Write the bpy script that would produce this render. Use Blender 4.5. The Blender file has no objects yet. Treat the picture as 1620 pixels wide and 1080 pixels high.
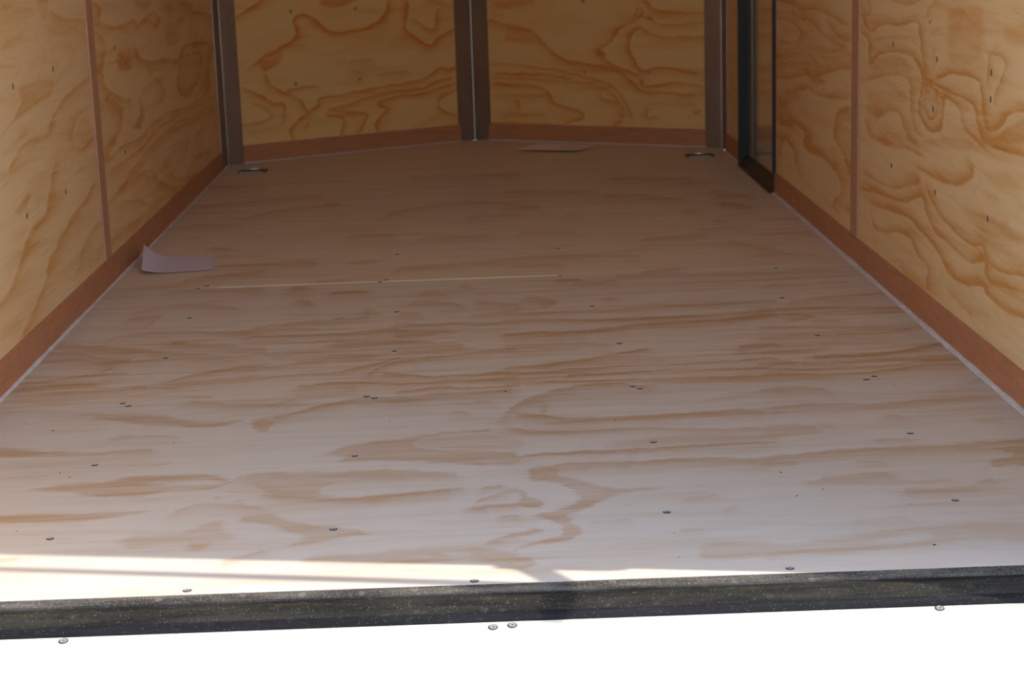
import bpy, bmesh, math, random
import numpy as np
from mathutils import Vector, Matrix

sc = bpy.context.scene
random.seed(7)

# ------------------------------------------------------------------ camera
def make_camera():
    f = 2921.189 / 1620.0 * 36.0
    yaw, pitch, roll = 0.01760378, 0.22355432, -0.03298604
    cy, sy, cp, sp = math.cos(yaw), math.sin(yaw), math.cos(pitch), math.sin(pitch)
    fwd = Vector((sy * cp, cy * cp, -sp)); right = Vector((cy, -sy, 0)); up = right.cross(fwd)
    r2 = right * math.cos(roll) + up * math.sin(roll)
    u2 = up * math.cos(roll) - right * math.sin(roll)
    m = Matrix((r2, u2, -fwd)).transposed().to_4x4()
    m.translation = Vector((0.9859784, -2.357337, 0.9156599))
    cd = bpy.data.cameras.new('camera'); cd.lens = f; cd.sensor_width = 36.0
    cd.clip_start = 0.05; cd.clip_end = 200
    cd.dof.use_dof = True; cd.dof.focus_distance = 3.1; cd.dof.aperture_fstop = 11.0
    o = bpy.data.objects.new('camera', cd); o.matrix_world = m
    sc.collection.objects.link(o); sc.camera = o
make_camera()

# ------------------------------------------------------------------ sky, sun, exposure
SUN_EL, SUN_AZ = math.radians(42.0), math.radians(10.2)
TO_SUN = Vector((math.cos(SUN_AZ) * math.cos(SUN_EL), -math.sin(SUN_AZ) * math.cos(SUN_EL), math.sin(SUN_EL)))
world = bpy.data.worlds.new('sky'); sc.world = world; world.use_nodes = True
wn = world.node_tree; bg = wn.nodes['Background']
sky = wn.nodes.new('ShaderNodeTexSky'); sky.sky_type = 'NISHITA'; sky.sun_disc = False
sky.sun_elevation = SUN_EL; sky.sun_rotation = math.radians(90 + 10.2); sky.dust_density = 1.0; sky.air_density = 1.0
wn.links.new(sky.outputs[0], bg.inputs[0]); bg.inputs[1].default_value = 0.57
sl = bpy.data.lights.new('sun', 'SUN'); sl.energy = 7.0; sl.angle = math.radians(0.53); sl.color = (1.0, 0.95, 0.87)
so = bpy.data.objects.new('sun', sl); so.rotation_euler = TO_SUN.to_track_quat('Z', 'Y').to_euler()
sc.collection.objects.link(so)
sc.view_settings.view_transform = 'Standard'; sc.view_settings.look = 'None'
sc.view_settings.gamma = 1.0; sc.view_settings.use_curve_mapping = False
sc.view_settings.exposure = -0.07
sc.cycles.max_bounces = 14; sc.cycles.diffuse_bounces = 8; sc.cycles.glossy_bounces = 4
sc.cycles.use_denoising = True

# ------------------------------------------------------------------ measurements (metres; Z = 0 is the trailer floor)
W = 1.992            # inside width
YC = 5.045           # where the side walls meet the V nose
AP = (0.996, 5.632)  # tip of the V nose
H = 1.98             # ceiling
JAMB = 0.02          # outside end of the rear jambs
WT = 0.05            # wall thickness
def edge_y(x): return 0.134 - 0.0095 * x     # rear edge of the floor
KICK = 0.072
DY0, DY1 = 3.754, 4.484   # side door opening along the right wall
# surface figure of the plywood: soft areas ('B') and veins ('L') in metres on each surface, with strength, width and grain scale
GRAIN = {
 'floor': [
  ('B',0.8,4.0,0.00145,0.00473,[0.228,1.151,0.257,1.156,0.352,1.142,0.453,1.077,0.507,1.087,0.521,1.073,0.49,1.032,0.445,1.033,0.382,1.053,0.319,1.068,0.266,1.11,0.235,1.126]),
  ('B',0.8,2.5,0.0015,0.0052,[0.344,1.275,0.393,1.284,0.444,1.264,0.43,1.25,0.381,1.261]),
  ('L',0.55,6.2,0.00143,0.00503,[0.401,1.229,0.468,1.203,0.55,1.182]),
  ('B',0.8,4.0,0.00156,0.00426,[0.092,0.951,0.139,0.934,0.176,0.914,0.193,0.886,0.169,0.869,0.112,0.869,0.088,0.872,0.069,0.949]),
  ('L',0.5,6.2,0.00142,0.00421,[0.186,0.894,0.282,0.874,0.317,0.884,0.379,0.888]),
  ('L',0.5,2.2,0.00142,0.00446,[0.298,0.987,0.333,0.988,0.414,0.979]),
  ('B',0.7,2.5,0.00131,0.004,[0.397,0.793,0.423,0.808,0.428,0.794,0.405,0.783]),
  ('B',0.85,4.0,0.00126,0.0037,[0.199,0.665,0.237,0.687,0.289,0.699,0.326,0.703,0.378,0.729,0.432,0.731,0.501,0.727,0.532,0.699,0.563,0.672,0.605,0.672,0.607,0.653,0.551,0.656,0.528,0.632,0.461,0.636,0.413,0.602,0.319,0.614,0.296,0.635,0.244,0.655]),
  ('B',0.1,4.0,0.00122,0.00371,[0.399,0.684,0.492,0.695,0.546,0.675,0.525,0.65,0.43,0.662]),
  ('L',0.4,3.5,0.00169,0.00499,[0.017,1.211,0.124,1.202,0.241,1.161]),
  ('L',0.6,2.0,0.00182,0.00579,[0.02,1.45,0.082,1.468,0.172,1.503,0.227,1.502]),
  ('L',0.6,1.5,0.00162,0.00553,[0.076,1.348,0.218,1.366,0.313,1.385,0.441,1.413,0.523,1.434]),
  ('L',0.6,1.5,0.00163,0.00546,[0.032,1.328,0.159,1.335,0.285,1.355,0.412,1.383,0.526,1.406]),
  ('L',0.5,1.2,0.0017,0.00534,[0.025,1.301,0.133,1.307,0.227,1.318,0.319,1.35]),
  ('L',0.6,5.5,0.00181,0.00557,[0.026,1.395,0.079,1.407,0.178,1.405]),
  ('L',0.5,8.5,0.00175,0.00637,[0.023,1.793,0.188,1.718,0.302,1.668,0.414,1.619,0.506,1.589]),
  ('L',0.5,11.0,0.00168,0.00649,[0.288,1.765,0.498,1.667]),
  ('L',0.6,4.0,0.00157,0.00576,[0.312,1.392,0.369,1.451,0.446,1.503,0.513,1.529]),
  ('L',0.5,7.5,0.0019,0.00613,[-0.007,1.641,0.065,1.66,0.178,1.582,0.171,1.511]),
  ('L',0.45,10.0,0.0019,0.00632,[0.009,1.723,0.086,1.695,0.171,1.62,0.241,1.617]),
  ('B',0,3.5,0.00174,0.00594,[0.207,1.555,0.234,1.559,0.263,1.525,0.246,1.506,0.221,1.517]),
  ('L',0,3.5,0.00179,0.00623,[0.219,1.62,0.237,1.64]),
  ('L',0,4.0,0.00165,0.00564,[0.27,1.425,0.3,1.428]),
  ('L',0.7,3.0,0.00163,0.00546,[0.265,1.359,0.293,1.365]),
  ('B',0.6,2.0,0.00116,0.0035,[0.533,0.585,0.541,0.591,0.551,0.579,0.549,0.569,0.538,0.57]),
  ('L',0.5,3.0,0.00113,0.00346,[0.571,0.557,0.583,0.564]),
  ('L',0.5,6.0,0.00114,0.00339,[0.486,0.519,0.526,0.55,0.621,0.519]),
  ('L',0.7,5.5,0.00128,0.00497,[0.574,1.083,0.623,1.111,0.665,1.159,0.713,1.183,0.756,1.201,0.819,1.204,0.881,1.214,0.976,1.212,1.058,1.251]),
  ('B',0.8,3.0,0.00131,0.00459,[0.54,1.077,0.573,1.089,0.586,1.041,0.581,0.986,0.566,0.986,0.545,1.024]),
  ('L',0.6,5.0,0.00137,0.00501,[0.52,1.187,0.569,1.188,0.608,1.211]),
  ('L',0.6,6.5,0.00137,0.00536,[0.614,1.316,0.668,1.337,0.724,1.322]),
  ('L',0.6,2.5,0.00142,0.00574,[0.503,1.403,0.578,1.426,0.628,1.432,0.697,1.442,0.761,1.504,0.806,1.556]),
  ('L',0.65,2.5,0.00137,0.00591,[0.751,1.42,0.808,1.511,0.91,1.554,1.067,1.589]),
  ('L',0.7,3.5,0.00132,0.00554,[0.785,1.408,0.845,1.384,0.911,1.364,0.994,1.375,1.062,1.392]),
  ('L',0.7,2.5,0.00131,0.00539,[0.716,1.34,0.815,1.317,0.912,1.326,1.009,1.332,1.061,1.351]),
  ('L',0.65,3.0,0.00128,0.0052,[0.817,1.246,0.896,1.276,0.976,1.251,1.059,1.275]),
  ('L',0.5,4.5,0.00124,0.0049,[0.976,1.156,1.0,1.146]),
  ('L',0.55,3.5,0.00122,0.00472,[0.93,1.084,0.955,1.076]),
  ('L',0.4,3.0,0.00124,0.00487,[0.938,1.143,0.966,1.133]),
  ('B',0.75,4.0,0.00114,0.0041,[0.681,0.813,0.712,0.841,0.744,0.878,0.801,0.901,0.858,0.915,0.892,0.937,0.96,0.944,0.992,0.956,0.989,0.929,0.916,0.917,0.873,0.891,0.859,0.862,0.903,0.825,0.973,0.815,1.045,0.785,1.043,0.708,0.986,0.71,0.918,0.734,0.835,0.755,0.779,0.767,0.723,0.765,0.738,0.792,0.715,0.805]),
  ('B',0.35,7.5,0.00115,0.00419,[0.858,0.915,0.945,0.929,1.048,0.888,1.045,0.795,0.903,0.825,0.859,0.862]),
  ('L',0.6,11.0,0.00112,0.00375,[0.565,0.695,0.624,0.701,0.715,0.692,0.81,0.693,0.878,0.682,0.932,0.664]),
  ('B',0.6,4.0,0.00111,0.0036,[0.584,0.683,0.66,0.692,0.731,0.655,0.737,0.636,0.708,0.6,0.75,0.56,0.685,0.568,0.62,0.589]),
  ('L',0.7,7.0,0.00107,0.00348,[0.62,0.589,0.685,0.564,0.764,0.549,0.841,0.561,0.946,0.583]),
  ('L',0.6,6.5,0.00105,0.00352,[0.982,0.582,1.01,0.588]),
  ('L',0.65,4.0,0.00104,0.00344,[0.971,0.509,0.998,0.54,1.029,0.568,1.035,0.571]),
  ('L',0.6,5.0,0.00102,0.00329,[0.964,0.477,0.981,0.478]),
  ('L',0.6,3.5,0.00102,0.00331,[0.984,0.488,1.032,0.486]),
  ('B',0.5,7.5,0.0015,0.00616,[0.539,1.66,0.662,1.656,0.767,1.592,0.739,1.529,0.585,1.539,0.479,1.609,0.476,1.64]),
  ('L',0.5,10.0,0.00144,0.00639,[0.659,1.704,0.801,1.696,0.944,1.641]),
  ('L',0.55,2.5,0.00149,0.00595,[0.49,1.511,0.57,1.52,0.651,1.566]),
  ('L',0.7,10.0,0.00125,0.00491,[1.031,1.052,1.062,1.125,1.107,1.168,1.137,1.203,1.178,1.217]),
  ('L',0.6,3.0,0.00132,0.00511,[1.179,1.22,1.268,1.226,1.332,1.229]),
  ('L',0.7,6.0,0.00124,0.00454,[1.038,1.051,1.086,1.033,1.129,0.998,1.204,0.993,1.278,0.988,1.337,0.99,1.399,1.005,1.536,1.008]),
  ('B',0.7,4.0,0.00124,0.00479,[1.094,1.157,1.11,1.167,1.107,1.059,1.09,1.049]),
  ('L',0.55,3.5,0.0012,0.0043,[1.029,0.956,1.082,0.918,1.169,0.909,1.271,0.911,1.37,0.891,1.515,0.882]),
  ('B',0.42,10.0,0.00122,0.00407,[1.206,0.824,1.324,0.871,1.469,0.872,1.508,0.835,1.499,0.784,1.344,0.79,1.272,0.775,1.203,0.784]),
  ('L',0.75,3.5,0.00116,0.00396,[1.028,0.736,1.076,0.766,1.174,0.773,1.258,0.776,1.329,0.782,1.428,0.789,1.501,0.794]),
  ('L',0.7,6.5,0.00114,0.00378,[1.073,0.685,1.142,0.699,1.251,0.694,1.32,0.704,1.415,0.696,1.483,0.682]),
  ('B',0.75,4.0,0.00106,0.00347,[1.057,0.64,1.065,0.686,1.114,0.689,1.109,0.643,1.137,0.621,1.196,0.559,1.279,0.551,1.252,0.537,1.209,0.523,1.165,0.478,1.126,0.43,1.081,0.435,1.111,0.468,1.139,0.515,1.109,0.588,1.065,0.612]),
  ('B',0.75,2.5,0.00103,0.00337,[1.024,0.568,1.045,0.57,1.062,0.533,1.078,0.489,1.072,0.465,1.027,0.479,1.017,0.488,1.028,0.497,1.044,0.51,1.044,0.535,1.029,0.556]),
  ('B',0.65,3.0,0.00121,0.00369,[1.419,0.648,1.453,0.662,1.472,0.674,1.477,0.673,1.47,0.632,1.443,0.631]),
  ('B',0.35,7.5,0.00139,0.00481,[1.392,1.07,1.445,1.129,1.563,1.174,1.553,1.113,1.422,1.072]),
  ('L',0.65,3.0,0.00138,0.00579,[1.039,1.417,1.152,1.442,1.239,1.486,1.346,1.544]),
  ('L',0.6,2.0,0.0014,0.00556,[1.037,1.354,1.182,1.387,1.332,1.399,1.414,1.393,1.603,1.42]),
  ('L',0.6,3.0,0.00142,0.00542,[1.163,1.335,1.343,1.341,1.473,1.334,1.591,1.344]),
  ('L',0.55,2.0,0.00135,0.00525,[1.036,1.281,1.208,1.281,1.368,1.276,1.579,1.27]),
  ('L',0.8,3.0,0.00132,0.00514,[1.174,1.247,1.254,1.25,1.317,1.214]),
  ('L',0.55,2.0,0.00142,0.00517,[1.318,1.251,1.575,1.244]),
  ('L',0.5,5.0,0.00142,0.00622,[1.043,1.624,1.161,1.628,1.264,1.603]),
  ('L',0.5,10.0,0.00163,0.00598,[1.55,1.525,1.624,1.544]),
  ('L',0.35,3.0,0.00109,0.00333,[1.308,0.485,1.356,0.5]),
  ('L',0.5,1.5,0.00108,0.0032,[1.362,0.43,1.378,0.435]),
  ('L',0.4,3.0,0.00122,0.00445,[1.199,0.974,1.214,0.974]),
  ('L',0.7,6.0,0.00155,0.0046,[1.515,1.011,1.618,1.025,1.723,1.021,1.8,1.028,1.893,1.038,1.955,1.041]),
  ('B',0.55,4.0,0.00134,0.00417,[1.499,0.911,1.568,0.91,1.596,0.876,1.596,0.843,1.567,0.826,1.524,0.822,1.484,0.815]),
  ('L',0.4,2.5,0.00139,0.00426,[1.603,0.894,1.619,0.894]),
  ('L',0.75,7.5,0.00138,0.00384,[1.465,0.694,1.517,0.702,1.56,0.711,1.645,0.724,1.715,0.724,1.812,0.726,1.883,0.731,1.942,0.738]),
  ('B',0.85,3.0,0.00148,0.00369,[1.833,0.621,1.851,0.647,1.882,0.662,1.872,0.693,1.847,0.704,1.938,0.724,1.9,0.598,1.873,0.602,1.837,0.597]),
  ('B',0.6,4.0,0.00123,0.0037,[1.466,0.699,1.513,0.678,1.521,0.653,1.506,0.637,1.455,0.634]),
  ('L',0.5,7.5,0.00126,0.00351,[1.546,0.567,1.655,0.58]),
  ('L',0.4,2.5,0.00126,0.00344,[1.518,0.553,1.631,0.534,1.748,0.532]),
  ('L',0.5,10.0,0.00131,0.00334,[1.666,0.484,1.735,0.482,1.809,0.515]),
  ('L',0.5,2.5,0.00142,0.00399,[1.68,0.78,1.741,0.779]),
  ('L',0.6,6.2,0.00149,0.00492,[1.537,1.153,1.612,1.161,1.657,1.147]),
  ('L',0.8,3.5,0.00181,0.00572,[1.692,1.42,1.792,1.419,1.879,1.434,1.976,1.498]),
  ('L',0.65,2.0,0.00174,0.00552,[1.572,1.375,1.679,1.351,1.815,1.371,1.885,1.389,1.993,1.379]),
  ('L',0.65,2.0,0.00168,0.00539,[1.565,1.327,1.687,1.308,1.769,1.308,1.987,1.358]),
  ('L',0.7,2.5,0.00171,0.00529,[1.557,1.28,1.72,1.262,1.827,1.279,1.901,1.315,1.985,1.302]),
  ('L',0.5,1.5,0.00154,0.00514,[1.55,1.235,1.689,1.233]),
  ('B',0.45,4.0,0.00167,0.00584,[1.596,1.525,1.677,1.527,1.745,1.486,1.679,1.444,1.584,1.452]),
  ('L',0.5,4.0,0.00161,0.00554,[1.58,1.424,1.643,1.37,1.71,1.343]),
  ('L',0.35,5.0,0.00171,0.00468,[1.854,1.062,1.973,1.05]),
  ('L',0.3,7.5,0.00176,0.00489,[1.882,1.113,1.973,1.163]),
  ('L',0.5,2.0,0.00132,0.00369,[1.62,0.657,1.662,0.649]),
  ('L',0.5,3.5,0.00151,0.00438,[1.733,0.945,1.756,0.939]),
  ('L',0.4,2.5,0.00163,0.00423,[1.904,0.889,1.931,0.872]),
  ('B',0.85,4.0,0.00126,0.00334,[0.179,0.533,0.298,0.528,0.375,0.527,0.442,0.525,0.357,0.484,0.283,0.479,0.189,0.492]),
  ('B',0.5,6.5,0.00109,0.00307,[0.408,0.373,0.434,0.408,0.475,0.411,0.518,0.421,0.55,0.464,0.568,0.462,0.574,0.414,0.598,0.381,0.584,0.352,0.56,0.348,0.557,0.319,0.533,0.322,0.516,0.353,0.469,0.348,0.439,0.336]),
  ('L',0.6,6.5,0.00102,0.00288,[0.593,0.263,0.617,0.282,0.644,0.305]),
  ('B',0.6,4.0,0.00121,0.00293,[0.245,0.323,0.283,0.315,0.275,0.3,0.237,0.3,0.231,0.325]),
  ('B',0.6,4.0,0.00104,0.00313,[0.59,0.484,0.64,0.494,0.669,0.458,0.717,0.424,0.76,0.411,0.809,0.363,0.776,0.356,0.717,0.329,0.677,0.323,0.702,0.361,0.675,0.394,0.637,0.43,0.594,0.451]),
  ('B',0.55,6.0,0.000944,0.00281,[0.698,0.247,0.74,0.283,0.804,0.283,0.851,0.295,0.898,0.297,0.97,0.299,1.03,0.249,1.028,0.181,0.997,0.191,0.97,0.228,0.876,0.225,0.807,0.226,0.736,0.234]),
  ('B',0.05,3.5,0.000947,0.00283,[0.871,0.261,0.887,0.267,0.901,0.259,0.89,0.249]),
  ('B',0.05,4.5,0.000944,0.00284,[0.92,0.276,0.946,0.277,0.967,0.264,0.953,0.244,0.925,0.251]),
  ('L',0.6,5.5,0.000965,0.00297,[0.989,0.31,1.029,0.338]),
  ('L',0.5,4.0,0.001,0.00319,[1.008,0.428,1.035,0.431]),
  ('B',0.72,3.0,0.000976,0.003,[1.058,0.426,1.077,0.448,1.114,0.443,1.119,0.387,1.134,0.358,1.13,0.332,1.104,0.305,1.065,0.288,1.036,0.277,1.026,0.257,1.019,0.261,1.042,0.291,1.084,0.323,1.104,0.35,1.092,0.39]),
  ('B',0.65,3.0,0.000975,0.00302,[1.019,0.349,1.039,0.354,1.054,0.372,1.068,0.366,1.07,0.343,1.053,0.334,1.018,0.323]),
  ('B',0.65,4.0,0.000927,0.00273,[1.016,0.223,1.04,0.241,1.053,0.219,1.055,0.198,1.034,0.18,1.015,0.187]),
  ('B',0.42,7.5,0.001,0.00278,[1.3,0.239,1.319,0.273,1.407,0.269,1.402,0.213,1.343,0.192,1.298,0.204]),
  ('L',0.4,2.5,0.001,0.00311,[1.149,0.393,1.164,0.393]),
  ('L',0.4,2.5,0.00101,0.00311,[1.173,0.392,1.203,0.392]),
  ('L',0.3,5.0,0.00102,0.00299,[1.285,0.332,1.315,0.333]),
  ('B',0.45,6.5,0.00111,0.00282,[1.4,0.256,1.465,0.263,1.529,0.284,1.606,0.309,1.68,0.315,1.81,0.31,1.786,0.231,1.707,0.234,1.633,0.221,1.56,0.208,1.487,0.192,1.442,0.201,1.389,0.187]),
  ('B',0.08,5.0,0.00113,0.00284,[1.549,0.245,1.599,0.276,1.639,0.293,1.652,0.269,1.625,0.236,1.569,0.229]),
  ('L',0.4,3.5,0.00116,0.00303,[1.553,0.346,1.631,0.356]),
  ('L',0.6,5.5,0.00202,0.0101,[0.429,2.782,0.529,2.757]),
  ('B',0.8,3.0,0.00186,0.00994,[0.623,2.743,0.666,2.772,0.72,2.748,0.688,2.693,0.643,2.702]),
  ('L',0.6,5.0,0.00242,0.0146,[0.473,3.875,0.512,3.855]),
  ('L',0.6,4.5,0.00184,0.0087,[0.501,2.388,0.538,2.392]),
  ('L',0.6,5.0,0.00172,0.00841,[0.618,2.309,0.699,2.302]),
  ('B',0.6,3.0,0.00163,0.00849,[0.922,2.351,0.955,2.36,0.983,2.307,0.955,2.292]),
  ('L',0.5,4.0,0.00163,0.00829,[0.846,2.275,0.878,2.265]),
  ('L',0.5,3.0,0.00251,0.0142,[0.246,3.674,0.383,3.797,0.512,3.855]),
  ('L',0.5,2.5,0.00203,0.0117,[0.605,3.188,0.652,3.207,0.725,3.182]),
  ('L',0.45,2.0,0.0019,0.0115,[0.823,3.112,1.036,3.123]),
  ('B',0.6,4.0,0.00147,0.00674,[0.778,1.832,0.87,1.834,0.943,1.804,0.907,1.76,0.8,1.745]),
  ('L',0.6,3.5,0.00156,0.00682,[0.456,1.811,0.652,1.811,0.796,1.846]),
  ('L',0.5,2.0,0.00152,0.00736,[0.973,1.966,1.079,2.012]),
  ('L',0.5,2.0,0.00149,0.00702,[0.787,1.9,1.075,1.867]),
  ('B',0.5,3.5,0.00159,0.00749,[0.697,2.109,0.727,2.094,0.724,1.964,0.701,1.968]),
  ('L',0.6,5.0,0.00175,0.00809,[0.535,2.226,0.562,2.197]),
  ('L',0.5,4.0,0.00155,0.00744,[0.801,2.024,0.836,2.008]),
  ('L',0.5,4.0,0.00161,0.00734,[0.64,1.979,0.662,1.993]),
  ('L',0.5,3.5,0.0021,0.0101,[0.349,2.761,0.43,2.777]),
  ('L',0.5,3.0,0.0021,0.0139,[0.694,3.587,0.887,3.783,1.128,3.743]),
  ('L',0.4,2.5,0.00178,0.00913,[0.564,2.474,0.772,2.547]),
  ('L',0.4,3.0,0.00175,0.00968,[0.769,2.617,0.942,2.667,1.098,2.696]),
  ('L',0.5,3.0,0.00163,0.00727,[0.446,1.906,0.566,1.956,0.664,1.957,0.736,2.036]),
  ('L',0.5,3.5,0.00157,0.0078,[0.825,2.153,0.904,2.129,0.943,2.093]),
  ('L',0.5,4.5,0.00156,0.00771,[0.99,2.123,1.081,2.068]),
  ('L',0.4,3.5,0.0027,0.0156,[0.207,4.02,0.438,4.116]),
  ('L',0.5,3.0,0.00236,0.0177,[0.762,4.509,1.148,4.473]),
  ('L',0.4,3.0,0.00203,0.0131,[0.966,3.492,1.121,3.521]),
  ('L',0.6,4.0,0.00211,0.0138,[1.088,3.682,1.185,3.676]),
  ('L',0.5,4.0,0.00275,0.0164,[1.488,4.274,1.758,4.182]),
  ('L',0.55,3.5,0.00249,0.0143,[1.433,3.851,1.563,3.807,1.682,3.68]),
  ('L',1.2,4.5,0.00274,0.0134,[1.794,3.583,1.846,3.546]),
  ('L',0.8,3.0,0.00286,0.0141,[1.79,3.744,1.9,3.735]),
  ('L',0.7,2.5,0.00286,0.0147,[1.788,3.894,1.826,3.854]),
  ('L',0.5,2.5,0.00218,0.0109,[1.481,2.956,1.649,3.004]),
  ('L',0.4,2.5,0.00183,0.00985,[1.067,2.703,1.26,2.725,1.433,2.677]),
  ('L',0.5,2.5,0.00172,0.00848,[1.236,2.319,1.339,2.325]),
  ('L',0.65,3.5,0.00189,0.00897,[1.427,2.436,1.516,2.481]),
  ('L',0.4,2.0,0.00194,0.0087,[1.357,2.398,1.758,2.365]),
  ('L',0.7,5.0,0.00157,0.00673,[1.046,1.736,1.203,1.743,1.351,1.785,1.536,1.805,1.677,1.868]),
  ('L',0.5,2.0,0.00162,0.00703,[1.049,1.907,1.321,1.86,1.506,1.863,1.682,1.904]),
  ('L',0.5,2.0,0.00165,0.00736,[1.051,1.97,1.292,1.973,1.445,1.983,1.7,2.013]),
  ('L',0.6,2.2,0.0017,0.00866,[1.194,2.375,1.248,2.369]),
  ('L',0.45,7.5,0.00158,0.00769,[1.108,2.141,1.176,2.089,1.143,2.038]),
  ('L',0.5,2.2,0.00166,0.00779,[1.299,2.116,1.319,2.118]),
  ('L',0.6,2.0,0.00249,0.012,[1.724,3.248,1.741,3.25]),
  ('L',0.5,3.5,0.00249,0.0129,[1.656,3.462,1.678,3.471]),
  ('L',0.4,4.0,0.00175,0.00947,[1.089,2.601,1.21,2.601]),
  ('L',0.4,3.5,0.00195,0.0115,[1.113,3.15,1.284,3.127]),
  ('L',0.4,3.0,0.00242,0.0114,[1.66,3.088,1.806,3.114]),
  ('L',0.4,4.5,0.00233,0.0102,[1.716,2.878,1.762,2.762,1.817,2.725]),
  ('L',0.5,5.0,0.00226,0.0152,[1.095,3.991,1.387,3.957]),
  ('L',0.4,4.0,0.00212,0.013,[1.278,3.468,1.294,3.488]),
  ('L',0.55,2.5,0.00272,0.013,[0.046,3.508,0.223,3.5]),
  ('L',0.6,5.0,0.00213,0.00946,[0.2,2.555,0.287,2.606,0.392,2.656]),
  ('L',0.5,3.5,0.00204,0.00872,[0.183,2.394,0.419,2.403]),
  ('L',0.4,3.0,0.00228,0.00901,[0.019,2.479,0.219,2.484]),
  ('L',0.5,3.0,0.00217,0.0101,[0.267,2.765,0.38,2.767]),
  ('L',0.5,3.5,0.00202,0.00755,[0.133,2.068,0.199,2.093,0.198,2.002]),
  ('L',0.4,3.5,0.002,0.00794,[0.132,2.143,0.238,2.221,0.385,2.155]),
  ('L',0.4,3.5,0.00183,0.00696,[0.126,1.858,0.266,1.902,0.479,1.849]),
  ('L',0.5,3.5,0.00239,0.0111,[0.205,3.062,0.257,3.025]),
  ('L',0.4,3.5,0.0032,0.0171,[-0.029,4.393,0.206,4.396]),
  ('L',0.4,3.5,0.00294,0.0151,[0.011,3.885,0.243,4.049]),
  ('L',0.5,3.5,0.00208,0.00748,[1.74,1.987,1.843,2.025,1.944,2.046]),
  ('L',0.5,2.0,0.002,0.0071,[1.659,1.926,1.82,1.906,1.98,1.868]),
  ('L',0.5,3.0,0.0019,0.00668,[1.756,1.766,1.81,1.765]),
  ('L',0.5,3.5,0.00187,0.00684,[1.7,1.864,1.758,1.818,1.703,1.775]),
  ('L',0.5,2.5,0.00191,0.00647,[1.627,1.72,1.848,1.682,1.986,1.692]),
  ('L',0.4,3.0,0.00276,0.012,[1.873,3.283,1.979,3.227]),
  ('L',0.4,3.0,0.00236,0.00961,[1.774,2.657,1.912,2.604]),
  ('L',0.4,3.5,0.00224,0.00871,[1.765,2.374,1.914,2.39]),
  ('L',0.4,5.0,0.00217,0.00752,[1.835,1.988,2.008,2.073]),
  ('L',0.4,3.0,0.00257,0.0109,[1.823,2.966,1.955,2.965]),
  ('L',0.4,2.5,0.00213,0.00809,[1.701,2.193,1.919,2.214]),
  ('L',0.5,5.0,0.00184,0.00623,[1.609,1.609,1.797,1.609,1.943,1.633]),
 ],
 'wall_left': [
  ('B',0.6,4.0,0.00573,0.00144,[1.522,0.513,1.642,0.537,1.726,0.567,1.708,0.596,1.845,0.601,2.052,0.588,2.037,0.552,1.903,0.546,1.667,0.528,1.52,0.507,1.467,0.507]),
  ('L',0.65,5.0,0.00643,0.00156,[1.574,0.434,1.718,0.471,1.953,0.469,2.034,0.501,2.188,0.531,2.429,0.557]),
  ('B',0.6,4.0,0.00652,0.00145,[1.961,0.775,2.08,0.785,2.073,0.727,1.993,0.734]),
  ('L',0.5,7.5,0.00721,0.00154,[2.112,0.74,2.226,0.715,2.411,0.706]),
  ('B',0.5,4.0,0.00541,0.00136,[1.526,0.664,1.659,0.654,1.74,0.641,1.573,0.645]),
  ('B',0.35,10.0,0.00723,0.00155,[1.956,0.722,2.49,0.702,2.473,0.663,2.122,0.676]),
  ('L',0.5,2.5,0.00761,0.00174,[2.459,0.482,2.275,0.468,2.217,0.42,2.321,0.392,2.448,0.405]),
  ('B',0.35,7.5,0.00763,0.00174,[2.456,0.474,2.291,0.462,2.236,0.421,2.324,0.399,2.43,0.411]),
  ('B',0.35,12.5,0.00561,0.00135,[1.58,0.79,1.914,0.777,1.806,0.695,1.54,0.685]),
  ('L',0.75,5.5,0.0104,0.00187,[2.633,0.695,2.692,0.679,3.012,0.657,3.171,0.667,3.27,0.648,3.511,0.674,3.621,0.649,3.546,0.619]),
  ('L',0.6,3.5,0.00849,0.00167,[2.58,0.744,2.67,0.73,2.67,0.68]),
  ('L',0.6,5.0,0.00856,0.0017,[2.56,0.674,2.678,0.646,2.716,0.631]),
  ('B',0.95,6.5,0.00973,0.00187,[2.884,0.59,3.111,0.593,3.111,0.533,2.935,0.538,2.846,0.558]),
  ('L',0.75,6.0,0.00907,0.00183,[2.704,0.602,2.645,0.569,2.667,0.516,2.88,0.467,3.045,0.443]),
  ('L',0.7,12.5,0.00889,0.00192,[2.72,0.482,2.865,0.433,2.793,0.379,2.639,0.345,2.579,0.31]),
  ('B',0.75,3.0,0.0105,0.00208,[3.155,0.451,3.267,0.393,3.163,0.348,3.062,0.363,3.157,0.395]),
  ('L',0.85,3.5,0.013,0.00218,[3.185,0.579,3.227,0.553,3.442,0.523,3.624,0.519,3.979,0.494,4.104,0.528,4.371,0.528,4.779,0.502]),
  ('B',0.6,4.0,0.012,0.00211,[3.248,0.537,3.427,0.49,3.943,0.491,3.623,0.517]),
  ('L',0.7,3.5,0.0146,0.00239,[4.014,0.491,4.239,0.497,4.506,0.473,4.431,0.405,4.171,0.359,3.962,0.384,3.955,0.443,4.014,0.491]),
  ('B',0.45,4.0,0.0148,0.00242,[4.046,0.484,4.236,0.492,4.463,0.471,4.391,0.408,4.176,0.37,3.981,0.387]),
  ('L',0.6,4.5,0.0122,0.00221,[3.577,0.453,3.635,0.408,3.566,0.394]),
  ('B',0.5,4.0,0.0132,0.00217,[3.693,0.6,3.991,0.594,4.009,0.556,3.769,0.555]),
  ('B',0.6,4.0,0.0111,0.00191,[3.223,0.725,3.558,0.711,3.429,0.688,3.241,0.705]),
  ('L',0.6,4.0,0.0155,0.00231,[4.078,0.626,4.309,0.642,4.83,0.601]),
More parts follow.
